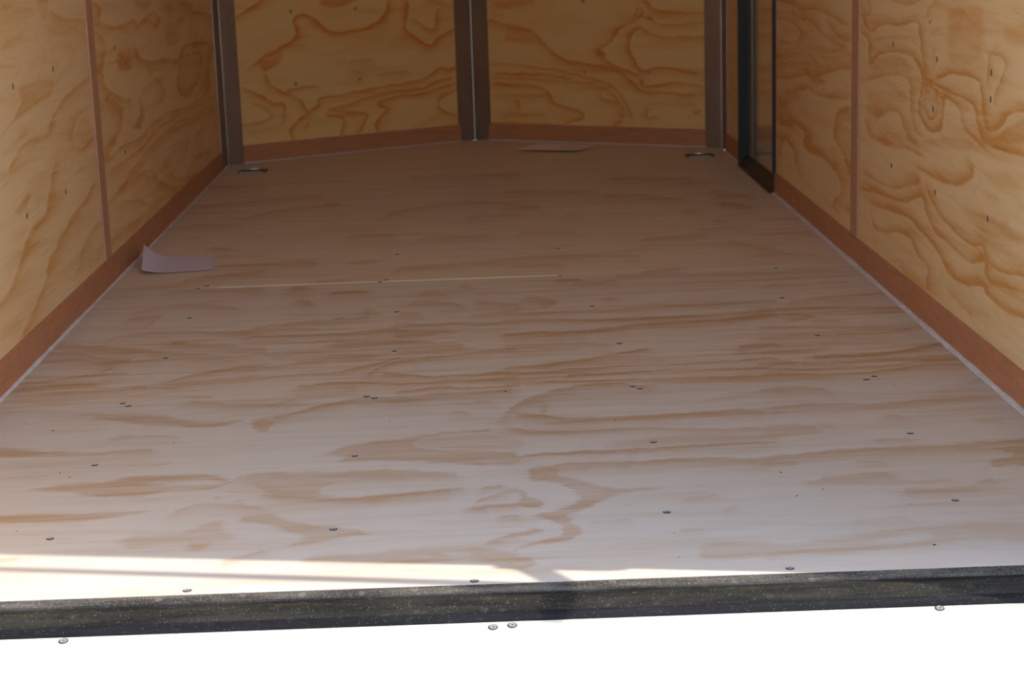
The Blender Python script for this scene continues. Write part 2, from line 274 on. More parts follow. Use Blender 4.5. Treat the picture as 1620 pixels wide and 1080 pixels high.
  ('L',0.4,15.0,0.0142,0.00218,[3.903,0.697,4.312,0.648]),
  ('L',0.6,3.0,0.0115,0.00225,[2.604,0.315,2.821,0.332,3.125,0.324,3.359,0.341,3.735,0.342,4.153,0.322,4.738,0.332]),
  ('L',0.65,3.0,0.0119,0.00231,[2.661,0.291,3.167,0.295,3.469,0.319,3.964,0.314,4.72,0.298]),
  ('L',0.65,3.0,0.0127,0.00242,[2.932,0.246,3.302,0.279,3.781,0.296,4.133,0.28,4.708,0.275]),
  ('L',0.65,3.0,0.0132,0.00248,[3.089,0.244,3.61,0.284,4.125,0.265,4.7,0.258]),
  ('L',0.5,2.5,0.0133,0.00259,[4.059,0.206,3.93,0.167,3.562,0.182]),
  ('L',0.5,3.0,0.0159,0.00289,[4.44,0.173,4.301,0.144,4.539,0.115]),
  ('L',0.55,7.5,0.0171,0.00264,[4.814,0.482,4.633,0.388,4.652,0.339]),
  ('B',0.65,4.0,0.00562,0.00156,[1.567,0.343,1.723,0.368,1.738,0.349,1.634,0.329]),
  ('L',0.6,11.0,0.00573,0.00164,[1.317,0.179,1.477,0.182,1.591,0.219,1.717,0.274,1.884,0.294,1.955,0.346,2.004,0.385]),
  ('L',0.65,11.5,0.00653,0.00183,[1.562,0.071,1.68,0.102,1.825,0.146,1.889,0.182,2.122,0.234,2.347,0.263,2.443,0.295]),
  ('B',0.5,4.0,0.00595,0.00181,[1.652,0.108,1.843,0.15,1.853,0.133,1.69,0.089]),
  ('L',0.45,11.0,0.00763,0.002,[2.214,0.135,2.304,0.16,2.435,0.175]),
  ('L',0.4,3.5,0.00524,0.00163,[1.481,0.192,1.535,0.188]),
  ('B',0.4,4.0,0.00511,0.00143,[1.444,0.447,1.574,0.434,1.485,0.416,1.431,0.413]),
  ('L',0.6,3.0,0.0108,0.00245,[2.454,0.118,2.944,0.098,3.223,0.106,3.616,0.088,4.021,0.051]),
  ('L',0.6,3.0,0.0103,0.00234,[2.714,0.196,2.973,0.162,3.227,0.115,3.414,0.067]),
  ('L',0.65,2.5,0.0134,0.00271,[3.343,0.177,3.687,0.098,4.034,0.077,4.424,0.059]),
  ('L',0.55,3.5,0.00958,0.00229,[2.572,0.136,2.946,0.102,3.165,0.105]),
  ('L',0.65,3.0,0.0093,0.00212,[2.605,0.213,2.825,0.229,3.035,0.242]),
  ('L',0.65,3.0,0.00983,0.00219,[2.723,0.217,3.0,0.223,3.19,0.221]),
  ('L',0.55,2.5,0.0116,0.00245,[3.133,0.219,3.449,0.142,3.69,0.103]),
  ('L',0.5,6.0,0.0111,0.00249,[3.368,0.099,3.182,0.079]),
  ('L',0.5,3.0,0.0112,0.00238,[3.27,0.211,3.398,0.164]),
  ('L',0.6,2.5,0.0136,0.00272,[3.645,0.151,3.898,0.101,4.191,0.084]),
 ],
 'wall_right': [
  ('L',0.65,3.0,0.0116,0.00207,[3.717,0.578,3.536,0.582,3.364,0.576,3.282,0.548,3.477,0.519,3.717,0.512]),
  ('B',0.5,7.5,0.0116,0.00207,[3.655,0.566,3.392,0.57,3.364,0.548,3.595,0.524]),
  ('L',0.6,2.5,0.0111,0.00198,[3.717,0.598,3.449,0.606,3.229,0.598,3.177,0.619,3.31,0.627]),
  ('L',0.7,3.5,0.0101,0.00188,[3.717,0.639,3.449,0.64,3.31,0.631,3.178,0.633,2.954,0.643,2.747,0.626,2.596,0.617]),
  ('L',0.65,3.0,0.00915,0.00183,[3.126,0.603,2.928,0.573,2.745,0.562,2.594,0.551]),
  ('L',0.6,2.2,0.00864,0.00177,[2.859,0.608,2.701,0.582,2.533,0.576]),
  ('L',0.55,1.8,0.0101,0.00195,[3.717,0.476,3.202,0.515,2.975,0.521,2.594,0.551]),
  ('L',0.6,1.8,0.00989,0.00195,[3.717,0.459,3.201,0.502,2.856,0.512,2.531,0.541]),
  ('L',0.55,1.8,0.00989,0.00195,[3.717,0.448,3.201,0.492,2.856,0.505,2.531,0.533]),
  ('L',0.6,1.8,0.00985,0.00196,[3.717,0.43,3.201,0.477,2.81,0.497,2.531,0.526]),
  ('L',0.6,1.8,0.00997,0.00198,[3.717,0.417,3.201,0.47,2.926,0.48,2.53,0.521]),
  ('L',0.8,4.5,0.00996,0.00199,[3.717,0.389,3.227,0.433,3.174,0.451,3.072,0.446,2.764,0.488,2.53,0.514]),
  ('B',0.8,4.0,0.00984,0.00199,[3.2,0.445,2.973,0.453,2.877,0.443,3.046,0.415]),
  ('L',0.7,4.5,0.0105,0.00211,[3.717,0.337,3.594,0.343,3.2,0.4,2.996,0.397,2.589,0.425]),
  ('B',0.65,7.5,0.0118,0.00227,[3.717,0.347,3.362,0.383,3.306,0.35,3.718,0.285]),
  ('L',0.85,7.5,0.0105,0.00225,[3.718,0.244,3.534,0.253,3.361,0.276,3.171,0.263,3.196,0.222,2.967,0.231,2.801,0.22,2.733,0.211]),
  ('L',0.7,6.0,0.00853,0.00196,[2.546,0.4,2.694,0.373,2.736,0.298,2.625,0.277,2.56,0.233]),
  ('L',0.65,3.5,0.0118,0.00248,[3.655,0.141,3.624,0.186,3.534,0.207,3.417,0.186,3.359,0.143]),
  ('L',0.5,7.5,0.0123,0.0024,[3.718,0.29,3.594,0.262]),
  ('L',0.75,4.0,0.00629,0.00149,[2.418,0.667,2.321,0.62,2.143,0.647,2.009,0.649,1.839,0.668,1.793,0.646,1.744,0.573,1.728,0.546,1.643,0.543]),
  ('B',0.5,5.0,0.0065,0.0015,[2.304,0.651,1.81,0.68,1.794,0.664,1.885,0.668,2.109,0.651,2.302,0.623]),
  ('L',0.85,4.0,0.00668,0.00156,[2.425,0.614,2.319,0.593,2.298,0.539,2.209,0.569,2.038,0.588,1.879,0.591,1.788,0.57,1.742,0.538]),
  ('B',0.5,5.0,0.00652,0.00152,[2.301,0.604,1.882,0.634,1.82,0.613,1.881,0.62,2.04,0.612,2.282,0.591]),
  ('B',0.5,6.0,0.00677,0.00159,[2.297,0.527,2.208,0.561,1.989,0.58,1.893,0.569,1.861,0.543,2.206,0.523,2.315,0.498]),
  ('L',0.65,4.0,0.00639,0.00158,[2.315,0.498,2.206,0.515,1.986,0.536,1.875,0.527,1.856,0.464,1.822,0.424,1.748,0.418]),
  ('B',0.5,6.5,0.00699,0.00167,[2.35,0.455,2.295,0.472,1.936,0.502,1.933,0.46,2.201,0.434,2.309,0.395]),
  ('L',0.7,10.0,0.00646,0.00163,[2.218,0.405,2.131,0.441,1.997,0.45,1.915,0.422,1.867,0.398,1.79,0.389]),
  ('L',0.6,11.0,0.00672,0.0017,[2.328,0.393,2.27,0.359,1.944,0.37,1.774,0.38]),
  ('L',0.7,2.5,0.00556,0.00146,[1.727,0.533,1.738,0.483,1.679,0.461,1.625,0.487,1.621,0.525,1.656,0.532]),
  ('L',0.8,3.5,0.00552,0.00147,[1.77,0.529,1.78,0.464,1.691,0.439,1.595,0.452,1.573,0.506,1.548,0.528]),
  ('L',0.6,2.0,0.00558,0.00146,[1.712,0.523,1.696,0.501,1.66,0.487,1.648,0.512]),
  ('L',0.95,4.5,0.00452,0.0013,[1.644,0.553,1.526,0.576,1.425,0.582,1.305,0.578,1.268,0.541,1.253,0.505,1.218,0.49,1.133,0.512,1.094,0.536,0.96,0.555]),
  ('L',0.85,3.5,0.00456,0.00133,[1.643,0.54,1.484,0.534,1.336,0.528,1.297,0.488,1.238,0.463,1.129,0.464,0.952,0.468]),
  ('L',0.65,3.5,0.00482,0.00138,[1.574,0.526,1.444,0.511,1.404,0.476,1.295,0.457,1.236,0.445]),
  ('L',0.6,3.5,0.00556,0.00137,[1.657,0.721,1.738,0.691]),
  ('B',0.5,10.0,0.00486,0.0013,[1.562,0.705,1.295,0.724,1.266,0.646,1.343,0.603,1.527,0.589,1.558,0.66]),
  ('B',0.6,5.0,0.00411,0.00126,[1.25,0.465,1.163,0.487,1.071,0.518,0.974,0.534,0.97,0.494,1.161,0.469]),
  ('L',0.75,3.5,0.00426,0.00124,[1.231,0.636,1.145,0.636,1.122,0.617,1.181,0.561,1.19,0.545]),
  ('L',0.6,3.0,0.00441,0.00126,[1.231,0.636,1.237,0.574]),
  ('B',0.5,3.0,0.00551,0.00141,[1.691,0.618,1.649,0.621,1.639,0.577,1.673,0.571]),
  ('B',0.5,6.0,0.00514,0.00145,[1.776,0.408,1.452,0.452,1.214,0.448,1.328,0.434,1.578,0.407,1.761,0.403]),
  ('B',0.45,10.0,0.00396,0.00117,[1.14,0.692,0.976,0.707,0.971,0.665,1.126,0.661]),
  ('L',0.6,5.0,0.00621,0.00145,[2.046,0.706,1.933,0.699,1.813,0.715]),
  ('L',0.7,2.5,0.00749,0.0016,[2.428,0.674,2.323,0.659,2.306,0.687]),
  ('L',0.5,3.5,0.00429,0.00123,[1.189,0.651,1.188,0.639]),
  ('B',2.0,1.2,0.00561,0.00139,[1.726,0.675,1.7,0.677,1.697,0.672,1.72,0.669]),
  ('B',2.0,1.2,0.00561,0.00145,[1.71,0.539,1.69,0.54,1.682,0.535,1.701,0.535]),
  ('L',1.4,2.0,0.00593,0.0016,[1.811,0.372,1.774,0.371]),
  ('L',0.7,4.5,0.00658,0.00176,[2.34,0.254,2.086,0.257,1.86,0.292,1.785,0.314]),
  ('L',0.9,5.0,0.00529,0.00162,[2.377,0.208,2.226,0.225,1.935,0.244,1.797,0.276,1.738,0.284,1.677,0.244,1.591,0.222,1.458,0.214,1.333,0.21,1.229,0.232,1.192,0.201,1.083,0.206,0.927,0.225]),
  ('L',0.85,4.5,0.0047,0.00151,[1.711,0.31,1.623,0.277,1.5,0.255,1.336,0.245,1.242,0.258,1.195,0.232,1.107,0.229,0.93,0.256]),
  ('L',0.9,6.5,0.00518,0.00164,[2.299,0.191,2.1,0.201,1.886,0.218,1.762,0.205,1.589,0.188,1.492,0.157,1.365,0.158,1.235,0.179,1.189,0.166,1.048,0.164,0.922,0.176]),
  ('L',0.75,3.0,0.00631,0.00185,[2.279,0.165,2.203,0.133,1.931,0.17,1.82,0.166,1.773,0.141,1.683,0.132,1.694,0.083]),
  ('L',0.75,6.0,0.00512,0.00149,[1.772,0.344,1.601,0.342,1.444,0.354,1.347,0.383,1.337,0.401]),
  ('B',0.5,7.5,0.00428,0.0014,[1.453,0.312,1.203,0.325,0.937,0.323,0.936,0.311,1.256,0.281]),
  ('L',0.6,4.0,0.00886,0.00217,[2.733,0.211,2.643,0.188,2.664,0.15,2.775,0.116,2.729,0.1]),
  ('B',0.6,3.0,0.00834,0.00212,[2.599,0.146,2.515,0.163,2.524,0.127,2.576,0.115]),
  ('L',0.4,10.0,0.00615,0.00189,[1.909,0.079,1.768,0.069]),
  ('L',0.35,12.5,0.00495,0.00167,[1.475,0.112,1.323,0.103]),
  ('B',0.4,10.0,0.0041,0.00131,[1.301,0.399,0.949,0.445,0.946,0.411,1.154,0.388]),
  ('L',0.5,2.0,0.00528,0.00161,[1.679,0.265,1.564,0.22,1.382,0.218]),
  ('L',0.5,10.0,0.00409,0.00145,[1.191,0.194,0.925,0.205]),
 ],
 'nose_left': [
  ('L',0.9,3.5,0.00273,0.00247,[0.082,0.58,0.166,0.625,0.195,0.642]),
  ('B',0.7,2.0,0.00272,0.00247,[0.096,0.585,0.123,0.584,0.122,0.577,0.102,0.575]),
  ('L',0.95,3.5,0.00285,0.00254,[0.125,0.378,0.222,0.428,0.265,0.45,0.338,0.49,0.328,0.554,0.372,0.574,0.44,0.535,0.495,0.497,0.596,0.494,0.693,0.521,0.747,0.557,0.765,0.614]),
  ('B',0.85,3.5,0.00277,0.00252,[0.158,0.394,0.195,0.436,0.258,0.438,0.269,0.4,0.189,0.355]),
  ('L',0.8,2.2,0.00281,0.00255,[0.189,0.348,0.207,0.303,0.261,0.273,0.336,0.236,0.355,0.196,0.382,0.181]),
  ('L',0.75,2.5,0.00278,0.00254,[0.076,0.3,0.143,0.276,0.209,0.233,0.264,0.222,0.269,0.177,0.254,0.172]),
  ('L',0.6,1.5,0.00283,0.00256,[0.282,0.278,0.41,0.285]),
  ('L',0.85,2.5,0.00294,0.00261,[0.29,0.072,0.286,0.124,0.346,0.164,0.383,0.187,0.413,0.21,0.422,0.232,0.531,0.24,0.716,0.259,0.906,0.275,0.992,0.319,1.038,0.309,1.078,0.323]),
  ('L',0.8,2.0,0.003,0.00264,[0.455,0.188,0.535,0.194,0.639,0.219,0.752,0.237,0.912,0.241,0.982,0.266,1.076,0.276]),
  ('L',0.75,2.5,0.00294,0.00262,[0.469,0.18,0.577,0.165,0.636,0.154,0.626,0.115,0.595,0.078]),
  ('L',0.75,2.2,0.0029,0.00261,[0.513,0.072,0.524,0.136,0.453,0.162]),
  ('L',0.85,3.0,0.00302,0.00265,[0.684,0.077,0.686,0.123,0.733,0.166,0.69,0.192,0.789,0.214,0.911,0.218,1.075,0.253]),
  ('L',0.75,3.0,0.00311,0.00269,[1.073,0.219,1.002,0.198,0.985,0.166,1.015,0.13,1.069,0.112]),
  ('L',0.4,7.5,0.00293,0.00259,[0.575,0.373,0.663,0.374]),
  ('B',0.7,2.5,0.00287,0.00254,[0.438,0.611,0.482,0.641,0.633,0.633,0.588,0.604,0.501,0.595]),
  ('L',0.9,3.5,0.00304,0.00262,[0.847,0.61,0.852,0.564,0.833,0.494,0.884,0.451,0.951,0.414,1.014,0.457,1.069,0.47]),
  ('L',0.75,3.5,0.00305,0.00263,[0.888,0.523,0.939,0.488,0.977,0.485,0.988,0.551]),
  ('L',0.6,2.0,0.00276,0.00254,[0.065,0.156,0.134,0.156,0.205,0.176,0.166,0.217,0.126,0.233]),
  ('L',0.5,2.0,0.00278,0.00255,[0.107,0.127,0.217,0.136,0.261,0.171]),
  ('L',0.4,7.5,0.00293,0.00259,[0.587,0.333,0.616,0.325]),
  ('L',0.4,2.0,0.00307,0.00269,[0.858,0.082,0.975,0.113]),
  ('L',0.5,1.5,0.00299,0.00263,[0.704,0.312,0.832,0.317]),
  ('L',0.5,4.0,0.00307,0.00263,[0.975,0.604,1.081,0.566]),
  ('L',0.35,7.5,0.0029,0.00258,[0.531,0.376,0.538,0.372]),
  ('L',0.5,3.5,0.00285,0.00258,[0.366,0.143,0.365,0.124]),
 ],
 'nose_right': [
  ('B',0.55,4.0,0.00304,0.00262,[0.097,0.588,0.296,0.605,0.302,0.573,0.203,0.554,0.127,0.561]),
  ('B',0.4,7.5,0.00308,0.00264,[0.097,0.574,0.158,0.567,0.156,0.515,0.095,0.528]),
  ('L',0.7,3.5,0.00307,0.00264,[0.102,0.508,0.155,0.495,0.228,0.485]),
  ('B',0.55,5.0,0.00304,0.00263,[0.17,0.488,0.261,0.488,0.313,0.455,0.319,0.413,0.167,0.419]),
  ('L',0.75,5.0,0.00292,0.00259,[0.154,0.482,0.276,0.468,0.349,0.41,0.437,0.345,0.555,0.326,0.678,0.308,0.756,0.257,0.798,0.219,0.855,0.213,1.078,0.21]),
  ('L',0.7,2.0,0.00283,0.00253,[0.776,0.544,0.79,0.554,0.811,0.544,0.804,0.522,0.779,0.525,0.776,0.544]),
  ('L',0.8,3.5,0.00287,0.00257,[0.789,0.513,0.703,0.475,0.666,0.423,0.6,0.378,0.642,0.34,0.714,0.308,0.806,0.283]),
  ('B',0.9,3.0,0.00291,0.00258,[0.578,0.378,0.615,0.394,0.643,0.352,0.614,0.359]),
  ('L',0.85,4.0,0.00283,0.00255,[0.796,0.481,0.752,0.443,0.744,0.385,0.772,0.334,0.807,0.302,0.892,0.316,1.079,0.293]),
  ('B',0.35,5.0,0.00278,0.00254,[0.807,0.322,1.079,0.318,1.079,0.286,0.927,0.304]),
  ('L',0.75,2.5,0.00279,0.00252,[0.796,0.481,0.88,0.443,1.081,0.443]),
  ('L',0.75,3.0,0.00278,0.0025,[0.805,0.601,0.888,0.541,1.082,0.54]),
  ('L',0.7,2.5,0.00278,0.00251,[0.832,0.519,0.902,0.49,1.081,0.499]),
  ('L',0.75,3.0,0.00281,0.00255,[0.806,0.283,0.806,0.245,0.884,0.246,0.961,0.259,1.079,0.239]),
  ('L',0.65,1.5,0.00297,0.00262,[0.094,0.329,0.195,0.323,0.346,0.311,0.553,0.274,0.676,0.236,0.726,0.179,0.753,0.101]),
  ('L',0.7,2.0,0.00297,0.00263,[0.093,0.292,0.193,0.286,0.345,0.285,0.494,0.26,0.64,0.229,0.711,0.153,0.71,0.1,0.665,0.073]),
  ('L',0.6,1.5,0.00302,0.00265,[0.092,0.268,0.192,0.266,0.419,0.259,0.64,0.223]),
  ('L',0.75,3.0,0.00302,0.00266,[0.091,0.248,0.191,0.24,0.306,0.234,0.365,0.205,0.402,0.16,0.505,0.135,0.527,0.103,0.414,0.074]),
  ('L',0.5,4.0,0.00291,0.00261,[0.603,0.229,0.617,0.19,0.682,0.165,0.703,0.12]),
  ('L',0.5,3.0,0.00285,0.00259,[0.825,0.148,0.818,0.116,0.853,0.117]),
  ('B',0.6,2.0,0.00277,0.00255,[1.022,0.146,1.057,0.159,1.057,0.134,1.029,0.127]),
  ('L',0.4,1.5,0.00281,0.00256,[0.833,0.174,1.03,0.172]),
  ('L',0.5,1.5,0.00306,0.00267,[0.112,0.195,0.358,0.199]),
  ('L',0.5,7.5,0.00308,0.00268,[0.212,0.17,0.219,0.143]),
  ('L',0.7,3.5,0.00307,0.00269,[0.084,0.073,0.262,0.08,0.414,0.074]),
  ('L',0.4,2.0,0.00307,0.00268,[0.159,0.115,0.34,0.117]),
 ],
}
FLOOR_SCREWS = [(0.304, 0.402), (0.746, 0.395), (1.27, 0.416), (1.728, 0.42), (0.295, 0.805), (0.756, 0.801), (1.289, 0.817), (1.749, 0.811), (0.266, 1.24), (0.281, 1.218), (0.755, 1.223), (0.771, 1.208), (1.288, 1.224), (1.301, 1.204), (1.776, 1.233), (1.755, 1.21), (0.29, 1.633), (0.796, 1.618), (1.293, 1.611), (1.734, 1.62), (0.281, 2.057), (0.786, 2.041), (1.261, 2.024), (1.725, 2.039), (0.248, 2.433), (0.267, 2.469), (0.727, 2.434), (0.744, 2.461), (1.204, 2.43), (1.773, 2.427), (0.555, 0.145), (0.965, 0.138), (1.417, 0.139), (0.759, 2.846), (1.218, 2.845)]
FLOOR_PITS = [(0.102, 1.115), (0.168, 1.051), (0.242, 0.764), (0.416, 0.929), (0.241, 0.447), (0.808, 1.032), (0.728, 1.123), (1.033, 1.221), (0.555, 3.45), (0.745, 3.67), (1.756, 1.178), (1.798, 1.151), (1.924, 1.053), (1.482, 0.605), (1.486, 0.474), (1.653, 0.41), (1.644, 0.215), (1.534, 0.504), (1.27, 0.314), (1.265, 0.205), (1.074, 0.834), (1.233, 0.976), (0.265, 0.734)]
LEFT_SCREWS = [(1.673, 0.603), (2.071, 0.61), (2.854, 0.608), (3.007, 0.555), (2.093, 0.315), (1.691, 0.318), (2.892, 0.314)]
RIGHT_SCREWS = [(2.053, 0.602), (1.636, 0.596), (1.215, 0.601), (2.055, 0.312), (1.631, 0.308), (1.216, 0.315), (1.661, 0.486), (1.215, 0.549)]
NOSE_LEFT_SCREWS = [(0.316, 0.591), (0.608, 0.589), (0.32, 0.3), (0.613, 0.298)]
NOSE_RIGHT_SCREWS = [(0.538, 0.585), (0.539, 0.297), (0.831, 0.299)]
RAMP_SCREWS = [(0.39, 0.008), (0.989, 0.012), (1.016, 0.009), (1.615, 0.005)]
# ------------------------------------------------------------------ materials
def new_mat(name):
    m = bpy.data.materials.new(name); m.use_nodes = True
    nt = m.node_tree; return m, nt, nt.nodes['Principled BSDF']
def nd(nt, t, **kw):
    n = nt.nodes.new(t)
    for k, v in kw.items(): setattr(n, k, v)
    return n
def math_n(nt, op, a, b=None, c=None, clamp=False):
    n = nt.nodes.new('ShaderNodeMath'); n.operation = op; n.use_clamp = clamp
    for i, v in enumerate((a, b, c)):
        if v is None: continue
        if isinstance(v, (int, float)): n.inputs[i].default_value = v
        else: nt.links.new(v, n.inputs[i])
    return n.outputs[0]
def noise(nt, vec, scale, detail=3.0, rough=0.5, dist=0.0):
    n = nt.nodes.new('ShaderNodeTexNoise'); n.inputs['Scale'].default_value = scale
    n.inputs['Detail'].default_value = detail; n.inputs['Roughness'].default_value = rough; n.inputs['Distortion'].default_value = dist
    nt.links.new(vec, n.inputs['Vector']); return n.outputs['Fac']
def mapping(nt, vec, scale, loc=(0, 0, 0)):
    n = nt.nodes.new('ShaderNodeMapping'); n.inputs['Scale'].default_value = scale; n.inputs['Location'].default_value = loc
    nt.links.new(vec, n.inputs['Vector']); return n.outputs[0]
def rng(nt, v, a, b, c=0.0, d=1.0):
    n = nt.nodes.new('ShaderNodeMapRange'); n.clamp = True
    for i, x in enumerate((a, b, c, d)): n.inputs[i + 1].default_value = x
    nt.links.new(v, n.inputs[0]); return n.outputs[0]
def mixc(nt, fac, a, b, mode='MIX'):
    n = nt.nodes.new('ShaderNodeMix'); n.data_type = 'RGBA'; n.blend_type = mode
    for s, v in ((n.inputs[0], fac), (n.inputs[6], a), (n.inputs[7], b)):
        if isinstance(v, (int, float)): s.default_value = v
        elif isinstance(v, tuple): s.default_value = v if len(v) == 4 else (*v, 1)
        else: nt.links.new(v, s)
    return n.outputs[2]

def plywood(name, light, dark, deep, grain_axis, rough=0.62, streak=0.35, bands=0.3, spec=0.3, patch=0.3, patch2=0.3, gain=1.1):
    """Rotary cut pine veneer: 'grain' attribute carries the figure, noise adds pores, streaks and faint bands."""
    m, nt, bs = new_mat(name)
    geo = nd(nt, 'ShaderNodeNewGeometry').outputs['Position']
    st = {'x': (1, 9, 9), 'y': (9, 1, 9), 'n': (1.2, 1.2, 9)}[grain_axis]
    fine = {'x': (4, 120, 120), 'y': (120, 4, 120), 'n': (5, 5, 110)}[grain_axis]
    v = mapping(nt, geo, st); vf = mapping(nt, geo, fine)
    big = noise(nt, v, 0.9, 3, 0.5, 0.6)
    con = math_n(nt, 'PINGPONG', math_n(nt, 'MULTIPLY', big, 9.0), 0.5)
    con = rng(nt, con, 0.36, 0.5)
    st1 = noise(nt, vf, 1.0, 4, 0.6)
    med = noise(nt, mapping(nt, geo, st), 3.0, 6, 0.62, 0.4)
    med2 = rng(nt, noise(nt, mapping(nt, geo, st, (3.3, 1.7, 5.1)), 1.6, 4, 0.5, 0.8), 0.46, 0.66)
    at = nd(nt, 'ShaderNodeAttribute', attribute_name='grain').outputs['Fac']
    g = math_n(nt, 'MULTIPLY', at, rng(nt, med, 0.3, 0.7, 0.55 * gain, 1.2 * gain))
    g = math_n(nt, 'ADD', g, math_n(nt, 'MULTIPLY', con, bands))
    g = math_n(nt, 'ADD', g, math_n(nt, 'MULTIPLY', math_n(nt, 'SUBTRACT', st1, 0.5), streak))
    g = math_n(nt, 'ADD', g, math_n(nt, 'MULTIPLY', math_n(nt, 'SUBTRACT', med, 0.45), patch))
    g = math_n(nt, 'ADD', g, math_n(nt, 'MULTIPLY', math_n(nt, 'MULTIPLY', med2, rng(nt, med, .35, .65)), patch2))
    gc = rng(nt, g, 0.0, 1.0)
    col = mixc(nt, gc, light, dark)
    col = mixc(nt, rng(nt, g, 1.4, 2.3), col, deep)
    warm = noise(nt, geo, 1.7, 2, 0.5)
    col = mixc(nt, rng(nt, warm, 0.35, 0.7, 0.0, 0.3), col, mixc(nt, 1.0, col, (0.97, 0.9, 0.8), 'MULTIPLY'))
    nt.links.new(col, bs.inputs['Base Color'])
    bs.inputs['Roughness'].default_value = rough
    bs.inputs['Specular IOR Level'].default_value = spec
    b = nd(nt, 'ShaderNodeBump'); b.inputs['Strength'].default_value = 0.12; b.inputs['Distance'].default_value = 0.001
    nt.links.new(st1, b.inputs['Height']); nt.links.new(b.outputs[0], bs.inputs['Normal'])
    return m

def plain(name, col, rough=0.5, metal=0.0, var=0.1, scale=20.0, stretch=(1, 1, 1), bump=0.0, spec=0.5):
    m, nt, bs = new_mat(name)
    geo = nd(nt, 'ShaderNodeNewGeometry').outputs['Position']
    n = noise(nt, mapping(nt, geo, stretch), scale, 4, 0.6)
    a = tuple(max(0, c * (1 - var)) for c in col); b_ = tuple(min(1, c * (1 + var)) for c in col)
    nt.links.new(mixc(nt, rng(nt, n, 0.3, 0.7), a, b_), bs.inputs['Base Color'])
    bs.inputs['Roughness'].default_value = rough; bs.inputs['Metallic'].default_value = metal
    bs.inputs['Specular IOR Level'].default_value = spec
    if bump:
        b = nd(nt, 'ShaderNodeBump'); b.inputs['Strength'].default_value = bump; b.inputs['Distance'].default_value = 0.001
        nt.links.new(n, b.inputs['Height']); nt.links.new(b.outputs[0], bs.inputs['Normal'])
    return m

M = {}
FK = dict(rough=0.5, spec=0.4)
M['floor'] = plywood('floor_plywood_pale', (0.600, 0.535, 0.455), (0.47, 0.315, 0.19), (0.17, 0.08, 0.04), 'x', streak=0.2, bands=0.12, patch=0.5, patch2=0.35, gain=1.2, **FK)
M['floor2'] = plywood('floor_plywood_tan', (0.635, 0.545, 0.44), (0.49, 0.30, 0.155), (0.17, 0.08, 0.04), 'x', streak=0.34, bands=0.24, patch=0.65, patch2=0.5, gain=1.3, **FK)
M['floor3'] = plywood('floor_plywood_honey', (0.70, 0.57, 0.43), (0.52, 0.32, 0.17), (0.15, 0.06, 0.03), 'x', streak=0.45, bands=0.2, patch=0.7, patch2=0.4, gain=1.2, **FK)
M['wall'] = plywood('wall_plywood', (0.76, 0.53, 0.285), (0.61, 0.285, 0.08), (0.10, 0.045, 0.02), 'y', rough=0.6, streak=0.12, bands=0.18, patch=0.6, patch2=0.45, gain=1.2)
M['nose'] = plywood('nose_plywood', (0.77, 0.475, 0.19), (0.63, 0.22, 0.035), (0.10, 0.045, 0.02), 'n', rough=0.6, streak=0.10, bands=0.10, patch=0.35, patch2=0.25, gain=1.2)
M['ramp'] = plywood('ramp_plywood', (0.74, 0.66, 0.54), (0.70, 0.58, 0.42), (0.4, 0.25, 0.12), 'y', rough=0.6, streak=0.2, bands=0.3)
M['kick'] = plain('kick_board', (0.45, 0.185, 0.085), 0.5, var=0.14, scale=60, stretch=(.2, .2, 1))
M['batten'] = plain('batten_board', (0.46, 0.235, 0.14), 0.5, var=0.10, scale=60, stretch=(1, 1, .1))
M['caulk'] = plain('grey_caulk', (0.62, 0.57, 0.54), 0.5, var=0.15, scale=30)
M['seam'] = plain('pale_seam', (0.84, 0.70, 0.46), 0.4, var=0.1, scale=60)
M['metal'] = plain('galvanised_trim', (0.36, 0.31, 0.285), 0.33, metal=0.85, var=0.12, scale=7, stretch=(1, 1, .5))
M['fold'] = plain('pale_fold', (0.62, 0.56, 0.50), 0.45, metal=0.2, var=0.1, scale=20)  # folded edge paler than the trim, ridge highlight put into its colour
M['black'] = plain('black_aluminium', (0.008, 0.008, 0.009), 0.55, var=0.2, scale=30)
M['threshold'] = plain('threshold_black', (0.014, 0.011, 0.010), 0.5, var=0.3, scale=40)
M['panel'] = plain('door_skin', (0.62, 0.53, 0.47), 0.13, metal=0.75, var=0.05, scale=5, spec=0.8)
M['stile'] = plain('door_stile', (0.30, 0.25, 0.23), 0.3, metal=0.6, var=0.08, scale=8)
M['ceiling'] = plain('ceiling_liner', (0.80, 0.79, 0.76), 0.5, var=0.03, scale=3)
M['shell'] = plain('outer_aluminium', (0.55, 0.55, 0.55), 0.4, metal=0.3, var=0.04)
M['screw'] = plain('zinc_screw', (0.48, 0.48, 0.48), 0.4, metal=0.6, var=0.15, scale=400)
M['recess'] = plain('screw_recess', (0.03, 0.028, 0.026), 0.6, var=0.3, scale=400)
M['pit'] = plain('floor_pit', (0.05, 0.035, 0.025), 0.8, var=0.3, scale=400)
M['zinc'] = plain('dull_zinc', (0.62, 0.62, 0.56), 0.35, metal=0.8, var=0.3, scale=90)
M['pan'] = plain('tie_down_pan', (0.10, 0.10, 0.08), 0.45, metal=0.4, var=0.4, scale=120)
M['paper'] = plain('paper', (0.60, 0.52, 0.58), 0.7, var=0.04, scale=30)
M['card'] = plain('white_sheet', (0.86, 0.80, 0.80), 0.6, var=0.03, scale=30)
M['ink'] = plain('red_print', (0.35, 0.14, 0.12), 0.7, var=0.3, scale=200)
M['steel'] = plain('painted_steel', (0.05, 0.05, 0.05), 0.4, var=0.2, scale=30)
M['ground'] = plain('gravel_ground', (0.50, 0.48, 0.44), 0.9, var=0.3, scale=40, bump=0.5)

